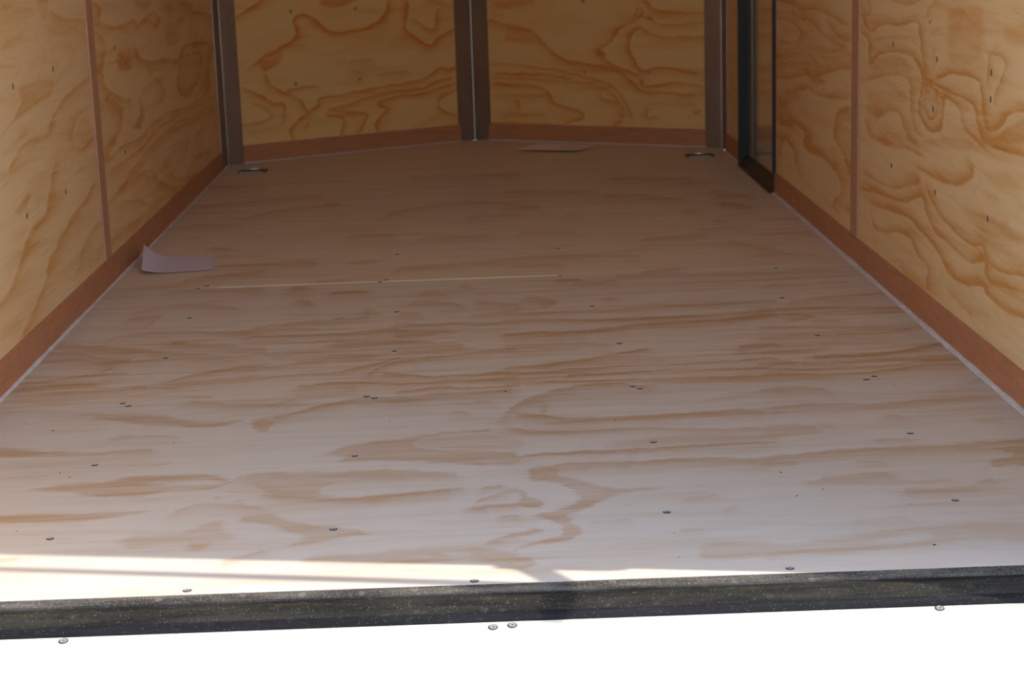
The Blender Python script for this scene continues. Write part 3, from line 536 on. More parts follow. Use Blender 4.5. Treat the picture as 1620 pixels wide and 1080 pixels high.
def sill_material(name, base, dust, amount, rough):
    m, nt, bs = new_mat(name)
    geo = nd(nt, 'ShaderNodeNewGeometry').outputs['Position']
    v1 = nd(nt, 'ShaderNodeTexVoronoi'); v1.inputs['Scale'].default_value = 420; nt.links.new(geo, v1.inputs['Vector'])
    cell = nd(nt, 'ShaderNodeSeparateColor'); nt.links.new(v1.outputs['Color'], cell.inputs[0])
    spk = math_n(nt, 'MULTIPLY', rng(nt, v1.outputs['Distance'], 0.35, 0.15), rng(nt, cell.outputs[0], 0.78, 0.86))
    v2 = nd(nt, 'ShaderNodeTexVoronoi'); v2.inputs['Scale'].default_value = 75; nt.links.new(mapping(nt, geo, (.7, 1.2, 1.2)), v2.inputs['Vector'])
    cell2 = nd(nt, 'ShaderNodeSeparateColor'); nt.links.new(v2.outputs['Color'], cell2.inputs[0])
    blot = math_n(nt, 'MULTIPLY', rng(nt, v2.outputs['Distance'], 0.38, 0.22), rng(nt, cell2.outputs[1], 0.72, 0.9))
    n1 = noise(nt, mapping(nt, geo, (1.2, 14, 14)), 6, 5, 0.65)
    n2 = noise(nt, mapping(nt, geo, (.6, 1, 1)), 480, 4, 0.75)
    d = math_n(nt, 'ADD', math_n(nt, 'MULTIPLY', rng(nt, n1, 0.4, 0.68), 0.9 * amount), math_n(nt, 'MULTIPLY', rng(nt, n2, 0.48, 0.72), 0.9 * amount))
    d = math_n(nt, 'ADD', d, math_n(nt, 'MULTIPLY', spk, 0.9 * amount + 0.1))
    d = math_n(nt, 'ADD', d, math_n(nt, 'MULTIPLY', blot, 0.8 * amount), clamp=True)
    col = mixc(nt, d, base, dust)
    v3 = nd(nt, 'ShaderNodeTexVoronoi'); v3.inputs['Scale'].default_value = 430; nt.links.new(geo, v3.inputs['Vector'])
    c3 = nd(nt, 'ShaderNodeSeparateColor'); nt.links.new(v3.outputs['Color'], c3.inputs[0])
    grit = math_n(nt, 'MULTIPLY', rng(nt, v3.outputs['Distance'], 0.30, 0.18), rng(nt, c3.outputs[0], 0.84, 0.90))
    col = mixc(nt, math_n(nt, 'MULTIPLY', grit, amount * 0.8, clamp=True), col, (0.45, 0.42, 0.36))
    nt.links.new(col, bs.inputs['Base Color'])
    bs.inputs['Roughness'].default_value = rough; bs.inputs['Specular IOR Level'].default_value = 0.15
    b = nd(nt, 'ShaderNodeBump'); b.inputs['Strength'].default_value = 0.35; b.inputs['Distance'].default_value = 0.001
    nt.links.new(math_n(nt, 'ADD', n2, spk), b.inputs['Height']); nt.links.new(b.outputs[0], bs.inputs['Normal'])
    return m
M['sheet_edge'] = sill_material('worn_sheet_edge', (0.035, 0.028, 0.022), (0.15, 0.125, 0.10), 0.75, 0.8)
M['sill_lip'] = sill_material('sill_lip_paint', (0.007, 0.008, 0.009), (0.055, 0.052, 0.047), 0.5, 0.5)
M['sill_band'] = sill_material('sill_band_paint', (0.009, 0.007, 0.0045), (0.06, 0.05, 0.034), 0.42, 0.5)
M['rubber'] = sill_material('black_rubber', (0.006, 0.0055, 0.006), (0.026, 0.025, 0.027), 0.3, 0.55)

# ------------------------------------------------------------------ helpers
COL = sc.collection
def obj(name, bm, mat, parent=None, smooth=False):
    me = bpy.data.meshes.new(name); bm.to_mesh(me); bm.free()
    mats = mat if isinstance(mat, (list, tuple)) else [mat]
    for m in mats: me.materials.append(m)
    if smooth: me.polygons.foreach_set('use_smooth', [True] * len(me.polygons))
    o = bpy.data.objects.new(name, me); COL.objects.link(o)
    if parent: o.parent = parent
    return o
def empty(name, loc=(0, 0, 0), rz=0.0):
    o = bpy.data.objects.new(name, None); o.location = loc; o.rotation_euler = (0, 0, rz); o.empty_display_size = 0.05
    COL.objects.link(o); return o
def tag(o, label=None, cat=None, group=None, kind=None):
    if label: o['label'] = label
    if cat: o['category'] = cat
    if group: o['group'] = group
    if kind: o['kind'] = kind
    return o
def struct(o, label, cat): return tag(o, label, cat, kind='structure')
def box(bm, x0, x1, y0, y1, z0, z1, mi=0):
    v = [bm.verts.new((x, y, z)) for z in (z0, z1) for y in (y0, y1) for x in (x0, x1)]
    for f in ((0, 2, 3, 1), (4, 5, 7, 6), (0, 1, 5, 4), (2, 6, 7, 3), (0, 4, 6, 2), (1, 3, 7, 5)):
        fc = bm.faces.new([v[i] for i in f]); fc.material_index = mi
    return v
def prism(bm, poly, z0, z1, mi=0):
    """poly: counter-clockwise (x, y) list extruded between two heights"""
    lo = [bm.verts.new((x, y, z0)) for x, y in poly]; hi = [bm.verts.new((x, y, z1)) for x, y in poly]
    n = len(poly)
    fs = [bm.faces.new(hi), bm.faces.new(lo[::-1])]
    for i in range(n): fs.append(bm.faces.new((lo[i], lo[(i + 1) % n], hi[(i + 1) % n], hi[i])))
    for f in fs: f.material_index = mi
    return fs
def loft(bm, secs, mis=None, closed=True):
    """secs: list of sections (same point count); the outline is closed and capped when asked"""
    rows = [[bm.verts.new(p) for p in s] for s in secs]; n = len(rows[0])
    for a, b in zip(rows[:-1], rows[1:]):
        for i in range(n if closed else n - 1):
            f = bm.faces.new((a[i], a[(i + 1) % n], b[(i + 1) % n], b[i]))
            if mis: f.material_index = mis[i]
    if closed: bm.faces.new(rows[0][::-1]); bm.faces.new(rows[-1])
    bmesh.ops.recalc_face_normals(bm, faces=bm.faces)

# ------------------------------------------------------------------ plywood figure
def vnoise(u, v, seed=0):
    """smooth value noise on arrays"""
    rs = np.random.RandomState(seed); T = rs.rand(256, 256)
    iu, iv = np.floor(u).astype(int), np.floor(v).astype(int); fu, fv = u - iu, v - iv
    fu = fu * fu * (3 - 2 * fu); fv = fv * fv * (3 - 2 * fv)
    g = lambda a, b: T[a % 256, b % 256]
    return (g(iu, iv) * (1 - fu) + g(iu + 1, iv) * fu) * (1 - fv) + (g(iu, iv + 1) * (1 - fu) + g(iu + 1, iv + 1) * fu) * fv
def seg_dist(px, py, ax, ay, bx, by):
    dx, dy = bx - ax, by - ay; L = dx * dx + dy * dy + 1e-12
    t = np.clip(((px - ax) * dx + (py - ay) * dy) / L, 0, 1)
    ex, ey = px - ax - t * dx, py - ay - t * dy
    return np.sqrt(ex * ex + ey * ey), dx * (py - ay) - dy * (px - ax)
def smooth_path(p, n=4):
    """Catmull-Rom resampling of a vein"""
    q = []
    for i in range(len(p) - 1):
        p0, p1, p2, p3 = p[max(i - 1, 0)], p[i], p[i + 1], p[min(i + 2, len(p) - 1)]
        for k in range(n):
            t = k / n
            q.append(0.5 * ((2 * p1) + (p2 - p0) * t + (2 * p0 - 5 * p1 + 4 * p2 - p3) * t * t + (3 * p1 - p0 - 3 * p2 + p3) * t ** 3))
    q.append(p[-1]); return np.array(q)
def figure(u, v, strokes, wob=1.3, fe=1.0):
    g = np.zeros_like(u)
    for typ, s, w, su, sv, pts in strokes:
        P = np.array(pts).reshape(-1, 2) / np.array([su, sv])
        pad = (w * 4 + 8)
        lo, hi = P.min(0) - pad, P.max(0) + pad
        sel = np.nonzero((u > lo[0] * su) & (u < hi[0] * su) & (v > lo[1] * sv) & (v < hi[1] * sv))[0]
        if not len(sel): continue
        U, V = u[sel] / su, v[sel] / sv
        a = (vnoise(U / 16, V / 8, 1) - .5) * 2.5 * wob + (vnoise(U / 4, V / 2.5, 3) - .5) * wob * .7
        b = (vnoise(U / 16, V / 8, 2) - .5) * 2.0 * wob + (vnoise(U / 5, V / 2.5, 4) - .5) * wob * .5
        feather = (vnoise(V / 1.6, U / 60, 6) - .5) * (13 if typ == 'B' else 5) * fe
        U = U + a + feather; V = V + b
        if typ == 'L':
            Q = smooth_path(P); D = np.full(len(sel), 1e9); side = np.zeros(len(sel)); T = np.zeros(len(sel))
            n = len(Q) - 1
            for i in range(n):
                d, c = seg_dist(U, V, *Q[i], *Q[i + 1]); k = d < D
                D[k] = d[k]; side[k] = c[k]; T[k] = (i + .5) / n
            hw = w * 0.5 * (0.6 + 0.8 * vnoise(U / 22, V / 12, 5))
            crisp = np.clip(1 - (D - hw * 0.5) / (hw * 0.5 + 1.1), 0, 1)
            fade = np.exp(-np.maximum(D - hw * .2, 0) / (hw * 1.5 + 4.0))   # a vein has one crisp side and one fading side
            m = np.where(side > 0, crisp * crisp * (3 - 2 * crisp), fade)
            m *= np.clip(np.minimum(T, 1 - T) * 14 + .35, 0, 1)
            g[sel] = np.maximum(g[sel], m * s) if s > 0 else g[sel] * (1 - m)
        else:
            ins = np.zeros(len(sel), bool); D = np.full(len(sel), 1e9)
            Q = smooth_path(np.vstack([P, P[:1]]), 3)[:-1]; n = len(Q)
            for i in range(n):
                (ax, ay), (bx, by) = Q[i], Q[(i + 1) % n]
                d, _ = seg_dist(U, V, ax, ay, bx, by); D = np.minimum(D, d)
                c = ((ay > V) != (by > V)) & (U < (bx - ax) * (V - ay) / (by - ay + 1e-12) + ax); ins ^= c
            sd = np.where(ins, D, -D)
            m = np.clip((sd + w * .5) / (w * 1.4 + 1.2), 0, 1); m = m * m * (3 - 2 * m)
            body = s * (0.78 + 0.22 * np.clip(1 - sd / (w * 1.5 + 2), 0, 1)) if s > .15 else s
            g[sel] = np.where(body > .15, np.maximum(g[sel], m * body), g[sel] * (1 - m) + m * s)
    return g
def name_is_floor(f): return getattr(f, '__name__', '') == 'floor_xyz'
def grain_sheet(name, us, vs, to_xyz, strokes, mat, parent, thick, seed, warp=None):
    """A plywood sheet meshed finely enough to carry its figure; thick = offset vector for the back face"""
    nu, nv = len(us), len(vs)
    U, V = np.meshgrid(us, vs); u, v = U.ravel(), V.ravel()
    g = figure(u, v, strokes, fe=1.0 if name_is_floor(to_xyz) else .3)
    if warp is not None: v = warp(u, v)
    co = np.stack(to_xyz(u, v), 1)
    back = co[[0, nu - 1, nu * nv - 1, nu * (nv - 1)]] + np.array(thick)
    N = nu * nv
    idx = np.arange(N).reshape(nv, nu)
    quads = np.stack([idx[:-1, :-1], idx[:-1, 1:], idx[1:, 1:], idx[1:, :-1]], -1).reshape(-1, 4)
    n = np.cross(co[idx[0, 1]] - co[idx[0, 0]], co[idx[1, 0]] - co[idx[0, 0]])
    if n @ np.array(thick) > 0: quads = quads[:, ::-1]
    me = bpy.data.meshes.new(name)
    b0 = N
    ring = [list(idx[0, :]), list(idx[:, -1]), list(idx[-1, ::-1]), list(idx[::-1, 0])]
    faces = quads.tolist()
    bc = [b0, b0 + 1, b0 + 2, b0 + 3]
    for k, side in enumerate(ring):
        faces.append([int(i) for i in side] + [bc[(k + 1) % 4], bc[k]])
    faces.append(bc[::-1])
    me.from_pydata(np.vstack([co, back]).tolist(), [], faces)
    at = me.attributes.new('grain', 'FLOAT', 'POINT'); at.data.foreach_set('value', np.concatenate([g, np.zeros(4)]).astype(np.float32))
    me.materials.append(mat); me.update()
    o = bpy.data.objects.new(name, me); COL.objects.link(o)
    if parent: o.parent = parent
    return o
def steps(a, b, h): return np.linspace(a, b, max(2, int(round((b - a) / h)) + 1))

# ------------------------------------------------------------------ screws (parts of the sheet they are driven into)
def screw_mesh(r=0.0052, tilt=0.0, seed=0):
    bm = bmesh.new(); n = 18
    rings = [(r * 1.32, 0.0002, 1), (r * 1.05, 0.0006, 1), (r * 0.94, 0.0011, 0), (r * 0.62, 0.0011, 0), (r * .40, 0.0010, 0)]
    rs = []
    for rad, z, mi in rings:
        rs.append([bm.verts.new((rad * math.cos(i * 2 * math.pi / n), rad * math.sin(i * 2 * math.pi / n), z)) for i in range(n)])
    for k in range(len(rs) - 1):
        for i in range(n):
            f = bm.faces.new((rs[k][i], rs[k][(i + 1) % n], rs[k + 1][(i + 1) % n], rs[k + 1][i])); f.material_index = rings[k][2]
    c = bm.verts.new((0, 0, 0.0002))
    for i in range(n):
        f = bm.faces.new((rs[-1][i], rs[-1][(i + 1) % n], c)); f.material_index = 1 if i % 4 in (0, 1) else 0
    low = [bm.verts.new((r * 1.32 * math.cos(i * 2 * math.pi / n), r * 1.32 * math.sin(i * 2 * math.pi / n), -0.002)) for i in range(n)]
    for i in range(n):
        f = bm.faces.new((low[i], low[(i + 1) % n], rs[0][(i + 1) % n], rs[0][i])); f.material_index = 1
    me = bpy.data.meshes.new('screw'); bm.to_mesh(me); bm.free()
    me.materials.append(M['screw']); me.materials.append(M['recess']); return me
SCREW = screw_mesh()
def screw(parent, loc, nrm=(0, 0, 1), s=1.0, name='screw'):
    o = bpy.data.objects.new(name, SCREW); COL.objects.link(o); o.parent = parent
    q = Vector(nrm).to_track_quat('Z', 'Y'); q = q @ Matrix.Rotation(random.random() * 3, 4, 'Z').to_quaternion()
    o.location = loc; o.rotation_euler = q.to_euler(); o.scale = (s, s, 1)
    return o

# ------------------------------------------------------------------ floor
bm = bmesh.new()
prism(bm, [(-WT, 0.122), (W + WT, 0.102), (W + WT, YC + .03), (AP[0], AP[1] + .06), (-WT, YC + .03)], -0.14, -0.0185)
floor = struct(obj('floor', bm, M['steel']), 'plywood floor of the trailer, sheets laid across, grain running side to side', 'floor')
S1, S2, S3 = 1.219, 2.438, 3.657
def floor_xyz(u, v): return u, v, np.zeros_like(u)
def rear_warp(u, v):          # the sheet's rear edge follows the slightly skewed sill
    e = edge_y(u); t = (v - 0.13) / (S1 - 0.13)
    return e + (S1 + skew(u) - 0.0009 - e) * t
def skew(x): return 0.0
sheets = []
us1 = steps(0.004, W - 0.004, 0.0032)
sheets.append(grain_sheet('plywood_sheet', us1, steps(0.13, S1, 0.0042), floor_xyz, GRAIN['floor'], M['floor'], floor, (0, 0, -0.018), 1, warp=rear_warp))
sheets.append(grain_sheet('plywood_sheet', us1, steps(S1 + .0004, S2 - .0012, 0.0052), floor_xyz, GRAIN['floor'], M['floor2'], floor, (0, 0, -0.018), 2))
us2 = steps(0.004, W - 0.004, 0.006)
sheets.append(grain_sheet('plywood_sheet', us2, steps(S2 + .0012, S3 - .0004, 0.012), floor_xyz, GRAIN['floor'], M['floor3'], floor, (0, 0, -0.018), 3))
vs = steps(S3 + .0004, YC, 0.014)
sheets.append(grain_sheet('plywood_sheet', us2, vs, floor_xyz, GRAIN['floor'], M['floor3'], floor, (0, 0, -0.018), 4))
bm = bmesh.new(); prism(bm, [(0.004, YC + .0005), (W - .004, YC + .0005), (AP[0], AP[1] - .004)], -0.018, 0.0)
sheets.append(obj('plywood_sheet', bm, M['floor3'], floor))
bm = bmesh.new(); box(bm, 0.30, 1.20, S2 - .0011, S2 + .0011, -0.016, 0.0009)  # thin pale strip standing just above the seam
obj('seam_strip', bm, M['seam'], floor)['label'] = 'pale strip in the seam'
for x, y in FLOOR_SCREWS:
    sh = sheets[0] if y < S1 else sheets[1] if y < S2 else sheets[2]
    screw(sh, (x, y, 0.0), s=random.uniform(.86, 1.0))
bm0 = bmesh.new(); bmesh.ops.create_cone(bm0, cap_ends=True, segments=9, radius1=0.0022, radius2=0.0016, depth=0.0012)
pit_me = bpy.data.meshes.new('knot_pit'); bm0.to_mesh(pit_me); bm0.free(); pit_me.materials.append(M['pit'])
for k, (x, y) in enumerate(FLOOR_PITS):
    sh = sheets[0] if y < S1 else sheets[1] if y < S2 else sheets[2]
    o = bpy.data.objects.new('knot_pit', pit_me); COL.objects.link(o); o.parent = sh; o.location = (x, y, -0.0002)
    s = random.uniform(.5, 1.3); o.scale = (s * random.uniform(.8, 1.5), s * 1.2, 1); o.rotation_euler = (0, 0, random.random() * 3)

# ------------------------------------------------------------------ walls
def wall_shell(name, x0, x1):
    bm = bmesh.new(); return bm
# left wall: backing shell + liner sheets
bm = bmesh.new(); box(bm, -WT, -0.0105, JAMB + .05, YC, -0.14, H)
wall_left = struct(obj('wall_left', bm, M['shell']), 'left side wall lined with pine plywood, grain running lengthwise', 'wall')
def left_xyz(u, v): return np.zeros_like(u), u, v
lw = []
lw.append(grain_sheet('plywood_sheet', steps(0.10, 1.25, .05), steps(0.004, H - .002, .05), left_xyz, [], M['wall'], wall_left, (-0.01, 0, 0), 1))
lw.append(grain_sheet('plywood_sheet', steps(1.2502, 2.521, .0055), steps(0.004, 1.0, .0035), left_xyz, GRAIN['wall_left'], M['wall'], wall_left, (-0.01, 0, 0), 1))
lw.append(grain_sheet('plywood_sheet', steps(2.525, YC - .002, .0065), steps(0.004, 1.0, .004), left_xyz, GRAIN['wall_left'], M['wall'], wall_left, (-0.01, 0, 0), 1))
lw.append(grain_sheet('plywood_sheet', steps(1.2502, YC - .002, .05), steps(1.0002, H - .002, .05), left_xyz, [], M['wall'], wall_left, (-0.01, 0, 0), 1))
bm = bmesh.new()
box(bm, W + 0.0105, W + WT, JAMB + .05, DY0 - .02, -0.14, H); box(bm, W + 0.0105, W + WT, DY1 + .02, YC, -0.14, H); box(bm, W + 0.0105, W + WT, DY0 - .02, DY1 + .02, 1.84, H)
wall_right = struct(obj('wall_right', bm, M['shell']), 'right side wall lined with pine plywood beside the side door', 'wall')
def right_xyz(u, v): return np.full_like(u, W), u, v
rw = []
rw.append(grain_sheet('plywood_sheet', steps(0.10, 0.85, .05), steps(0.004, H - .002, .05), right_xyz, [], M['wall'], wall_right, (0.01, 0, 0), 1))
rw.append(grain_sheet('plywood_sheet', steps(0.8502, 2.465, .005), steps(0.004, 1.0, .0033), right_xyz, GRAIN['wall_right'], M['wall'], wall_right, (0.01, 0, 0), 1))
rw.append(grain_sheet('plywood_sheet', steps(2.469, DY0 - .001, .006), steps(0.004, 1.0, .004), right_xyz, GRAIN['wall_right'], M['wall'], wall_right, (0.01, 0, 0), 1))
rw.append(grain_sheet('plywood_sheet', steps(DY1 + .001, YC - .002, .01), steps(0.004, 1.0, .006), right_xyz, [], M['wall'], wall_right, (0.01, 0, 0), 1))
rw.append(grain_sheet('plywood_sheet', steps(0.8502, DY0 - .001, .05), steps(1.0002, H - .002, .05), right_xyz, [], M['wall'], wall_right, (0.01, 0, 0), 1))
rw.append(grain_sheet('plywood_sheet', steps(DY1 + .001, YC - .002, .05), steps(1.0002, H - .002, .05), right_xyz, [], M['wall'], wall_right, (0.01, 0, 0), 1))
rw.append(grain_sheet('plywood_sheet', steps(DY0, DY1, .05), steps(1.842, H - .002, .05), right_xyz, [], M['wall'], wall_right, (0.01, 0, 0), 1))
def nose_frame(a, b):
    a, b = Vector((*a, 0)), Vector((*b, 0)); d = (b - a).normalized(); n = Vector((d.y, -d.x, 0))   # n points into the trailer
    return a, d, n, (b - a).length
NL = nose_frame((0, YC), AP); NR = nose_frame(AP, (W, YC))
def nose_wall(name, fr, key, label):
    a, d, n, L = fr
    bm = bmesh.new(); p = [a - n * .0105, a + d * L - n * .0105, a + d * L - n * WT, a - n * WT]
    prism(bm, [(q.x, q.y) for q in p], -0.14, H)
    w = struct(obj(name, bm, M['shell']), label, 'wall')
    f = lambda u, v: (a.x + d.x * u, a.y + d.y * u, v)
    lo = grain_sheet('plywood_sheet', steps(0.002, L - .002, .0042), steps(0.004, 0.9, .0034), f, GRAIN[key], M['nose'], w, tuple(-n * .01), 1)
    grain_sheet('plywood_sheet', steps(0.002, L - .002, .05), steps(0.9002, H - .002, .05), f, [], M['nose'], w, tuple(-n * .01), 1)
    return w, lo
wall_fl, sheet_fl = nose_wall('wall_front_left', NL, 'nose_left', 'left half of the V shaped front wall, orange pine plywood')
wall_fr, sheet_fr = nose_wall('wall_front_right', NR, 'nose_right', 'right half of the V shaped front wall, orange pine plywood')
for x, z in LEFT_SCREWS: screw(lw[1] if x < 2.52 else lw[2], (0, x, z), (1, 0, 0), .95)
for x, z in RIGHT_SCREWS: screw(rw[1] if x < 2.467 else rw[2], (W, x, z), (-1, 0, 0), .95)
for fr, sh, lst in ((NL, sheet_fl, NOSE_LEFT_SCREWS), (NR, sheet_fr, NOSE_RIGHT_SCREWS)):
    a, d, n, L = fr
    for u, z in lst:
        p = a + d * u; screw(sh, (p.x, p.y, z), n, .95)

# ceiling
bm = bmesh.new()
prism(bm, [(-WT, JAMB), (W + WT, JAMB), (W + WT, YC + .03), (AP[0], AP[1] + .07), (-WT, YC + .03)], H, H + 0.06)
struct(obj('ceiling', bm, M['ceiling']), 'flat pale ceiling panel closing the trailer roof', 'ceiling')

# ------------------------------------------------------------------ kick boards (baseboards) with caulk beads
def baseboard(name, a, d, n, u0, u1, label, h=KICK, th=0.006, bead=0.0062):
    bm = bmesh.new()
    a = Vector((*a, 0)) if len(a) == 2 else a
    secs = []
    for u in (u0, u1):
        p = a + d * u
        prof = [(0.0002, 0.0006), (th, 0.0006), (th, h - 0.0015), (th - 0.0015, h), (0.0002, h)]
        secs.append([tuple(p + n * o + Vector((0, 0, z))) for o, z in prof])
    loft(bm, secs)
    o = struct(obj(name, bm, M['kick']), label, 'baseboard')
    # caulk: an uneven bead along the foot
    bm = bmesh.new(); secs = []; m = int((u1 - u0) / 0.02) + 2; rs = random.Random(name)
    lump = 0.0
    for i in range(m):
        u = u0 + (u1 - u0) * i / (m - 1); p = a + d * u
        lump = 0.85 * lump + rs.uniform(-.0009, .0009)
        r = bead + lump + rs.uniform(-.0004, .0004)
        prof = [(th, 0.0002), (th + r, 0.0003), (th + r * .75, r * .35), (th + r * .35, r * .6), (th, r * .75)]
        secs.append([tuple(p + n * o_ + Vector((0, 0, z))) for o_, z in prof])
    loft(bm, secs)
    c = obj('caulk_bead', bm, M['caulk'], o, smooth=False); c['label'] = 'grey uneven caulk bead'
    return o
ex, ey = Vector((1, 0, 0)), Vector((0, 1, 0))
baseboard('baseboard_left', (0, 0), ey, ex, 0.16, 4.86, 'reddish brown kick board along the foot of the left wall', bead=0.0052)
baseboard('baseboard_right', (W, 0), ey, -ex, 0.12, DY0 - .004, 'reddish brown kick board along the foot of the right wall', bead=0.0085)
baseboard('baseboard_front_left', NL[0], NL[1], NL[2], 0.072, NL[3] - .072, 'reddish brown kick board under the left nose panel')
baseboard('baseboard_front_right', NR[0], NR[1], NR[2], 0.072, NR[3] - .072, 'reddish brown kick board under the right nose panel')
baseboard('baseboard_right_front', (W, 0), ey, -ex, DY1 + .004, 4.93, 'short reddish kick board between the side door and nose')

# battens over the wall seams
bm = bmesh.new(); box(bm, 0.0002, 0.005, 2.483, 2.563, KICK + .0005, H - .003)
bmesh.ops.bevel(bm, geom=[e for e in bm.edges], offset=.0008, segments=1, affect='EDGES')
struct(obj('trim_1', bm, M['batten']), 'vertical brown batten over the plywood seam on the left wall', 'trim')
bm = bmesh.new(); box(bm, W - .005, W - .0002, 2.424, 2.510, KICK + .0005, H - .003)
bmesh.ops.bevel(bm, geom=[e for e in bm.edges], offset=.0008, segments=1, affect='EDGES')
struct(obj('trim_2', bm, M['batten']), 'vertical brown batten over the plywood seam on the right wall', 'trim')

# ------------------------------------------------------------------ bent metal corner trims
def bent_trim(name, corner, d1, l1, d2, l2, n1, n2, label, th=0.0018, off=0.0034):
    """two flat legs running from the corner along d1 and d2, standing off the walls along n1 / n2, with a small ridge at the bend"""
    c = Vector((*corner, 0)); m = (n1 + n2); k = off / (1 + n1.dot(n2)) ; ci = c + m * k
    k2 = (off - th) / (1 + n1.dot(n2)); co = c + m * k2
    e1, e2 = c + d1 * l1, c + d2 * l2
    rid = m.normalized()
    outer = [e1 + n1 * .0003, e1 + n1 * off, ci + d1 * .004 + rid * .0, ci + rid * .005, ci + d2 * .004, e2 + n2 * off, e2 + n2 * .0003, co]
    bm = bmesh.new()
    rows = [[bm.verts.new((p.x, p.y, z)) for p in outer] for z in (0.0008, H - .001)]
    nn = len(outer)
    for i in range(nn): bm.faces.new((rows[0][i], rows[0][(i + 1) % nn], rows[1][(i + 1) % nn], rows[1][i]))
    bm.faces.new(rows[0][::-1]); bm.faces.new(rows[1]); bmesh.ops.recalc_face_normals(bm, faces=bm.faces)
    o = struct(obj(name, bm, M['metal']), label, 'corner trim')
    for z in (0.30, 0.605, 0.91):
        for e, dd, nn_ in ((e1, d1, n1), (e2, d2, n2)):
            p = e - dd * .008 + nn_ * off; screw(o, (p.x, p.y, z), nn_, .55)
    return o
bent_trim('trim_3', (0, YC), -ey, 0.17, NL[1], 0.072, ex, NL[2], 'dark metal corner trim where left wall meets the nose')
ct = bent_trim('trim_4', AP, -NL[1], 0.082, NR[1], 0.082, NL[2], NR[2], 'wide bent metal trim down the centre of the nose')
bm = bmesh.new(); yb = AP[1] - .0034 / math.cos(math.atan2(YC - AP[1], AP[0])) - .0045
box(bm, AP[0] - .0022, AP[0] + .0022, yb - .0025, yb, .0012, H - .002)
obj('fold_edge', bm, M['fold'], ct)['label'] = 'raised edge at the fold, its highlight painted pale'
bent_trim('trim_5', (W, YC), -NR[1], 0.076, -ey, 0.14, NR[2], -ex, 'dark metal corner trim between the right nose panel and door')

# ------------------------------------------------------------------ side door
FX0, FX1 = 1.976, 2.008
bm = bmesh.new(); HT = 1.82
box(bm, FX1, W + WT - .004, DY0 + .001, DY1 - .001, 0.0008, HT)
door = struct(obj('door_1', bm, M['panel']), 'closed side door with glossy grey brown skin in a black frame', 'door')
bm = bmesh.new()
for y0, y1, xa in ((DY1 - .012, DY1 + .010, FX0 - .003), (DY0 - .006, DY0 + .012, FX0 + .006)):
    box(bm, xa, FX1 - .0004, y0, y1, 0.0012, HT + .015)
box(bm, FX0, FX1 - .0004, DY0 + .0121, DY1 - .0121, HT - .01, HT + .015)
obj('door_frame', bm, M['black'], door)['label'] = 'black metal door frame'
bm = bmesh.new(); secs = []
for y in (DY0 + .0122, DY1 - .0122):
    prof = [(FX0 - .006, .0006), (FX0 - .004, .006), (FX0 + .006, .012), (FX0 + .014, .030), (FX1 - .002, .042), (FX1 - .0004, .042), (FX1 - .0004, .0006)]
    secs.append([(x, y, z) for x, z in prof])
loft(bm, secs)
obj('threshold', bm, M['threshold'], door)['label'] = 'black door threshold'
bm = bmesh.new(); box(bm, FX1 - .0010, FX1 - .0002, DY1 - .115, DY1 - .0125, .043, HT - .011)
obj('door_stile', bm, M['stile'], door)['label'] = 'darker edge strip of the door'

# ------------------------------------------------------------------ rear sill: profile (offset behind the floor edge, height)
XL, XR = -WT, W + WT
def ext(profile, mat, name, parent=None, mis=None, x0=XL, x1=XR, nseg=60, jit=0.0):
    bm = bmesh.new(); secs = []; rs = random.Random(name)
    for i in range(nseg + 1):
        x = x0 + (x1 - x0) * i / nseg; e = edge_y(x); j = rs.uniform(-jit, jit)
        secs.append([(x, e - o * .82 + (j if k < 3 else 0), z * .925) for k, (o, z) in enumerate(profile)])
    loft(bm, secs, mis)
    return obj(name, bm, mat, parent)
band = [(.0125, -.0118), (.0262, -.0122), (.0275, -.0112), (.0295, -.0118), (.0350, -.0150), (.0420, -.0225), (.0465, -.0310), (.0470, -.0900), (.0125, -.0900)]
sill = ext(band, [M['sill_lip'], M['sill_band'], M['sheet_edge']], 'trim_6', mis=[0, 2, 1, 1, 1, 1, 1, 1, 1])
struct(sill, 'dusty black painted steel sill between trailer floor and ramp', 'sill')
edge = ext([(.0006, -.0004), (.0045, -.0022), (.0085, -.0050), (.0108, -.0085), (.0112, -.0170), (.0006, -.0170)], M['sheet_edge'], 'worn_floor_edge', sill, jit=.0004, nseg=420)
edge['label'] = 'worn dirty rounded edge of the floor'
seal = ext([(.0474, -.0300), (.0500, -.0310), (.0545, -.0345), (.0570, -.0400), (.0574, -.0600), (.0474, -.0600)], M['rubber'], 'rubber_seal', sill)
seal['label'] = 'black rubber seal strip'

# ramp: hinged plywood leaf sloping to the ground
RS = math.atan2(.46, 1.85)
ramp = empty('loading_ramp', (0, 0, 0))
tag(ramp, 'bright sunlit plywood loading ramp folded down behind the sill', 'ramp')
bm = bmesh.new()
def ramp_pt(x, t, h=0.0):      # t metres down the slope from the hinge
    return (x, edge_y(x) - .0476 - t * math.cos(RS), -.0395 - t * math.sin(RS) + h)
nx, ny = 60, 50
us, vs = np.linspace(0.02, W - .02, nx), np.linspace(0, 1.85, ny)
g = [[bm.verts.new(ramp_pt(x, t)) for x in us] for t in vs]
lo = [[bm.verts.new(ramp_pt(x, t, -.03)) for x in (us[0], us[-1])] for t in (0, 1.85)]
for j in range(ny - 1):
    for i in range(nx - 1): bm.faces.new((g[j][i], g[j + 1][i], g[j + 1][i + 1], g[j][i + 1]))
bm.faces.new(g[0] + [lo[0][1], lo[0][0]]); bm.faces.new(g[-1][::-1] + [lo[1][0], lo[1][1]])
bm.faces.new([r[0] for r in g][::-1] + [lo[0][0], lo[1][0]]); bm.faces.new([r[-1] for r in g] + [lo[1][1], lo[0][1]])
bm.faces.new((lo[0][0], lo[0][1], lo[1][1], lo[1][0]))
bmesh.ops.recalc_face_normals(bm, faces=bm.faces)
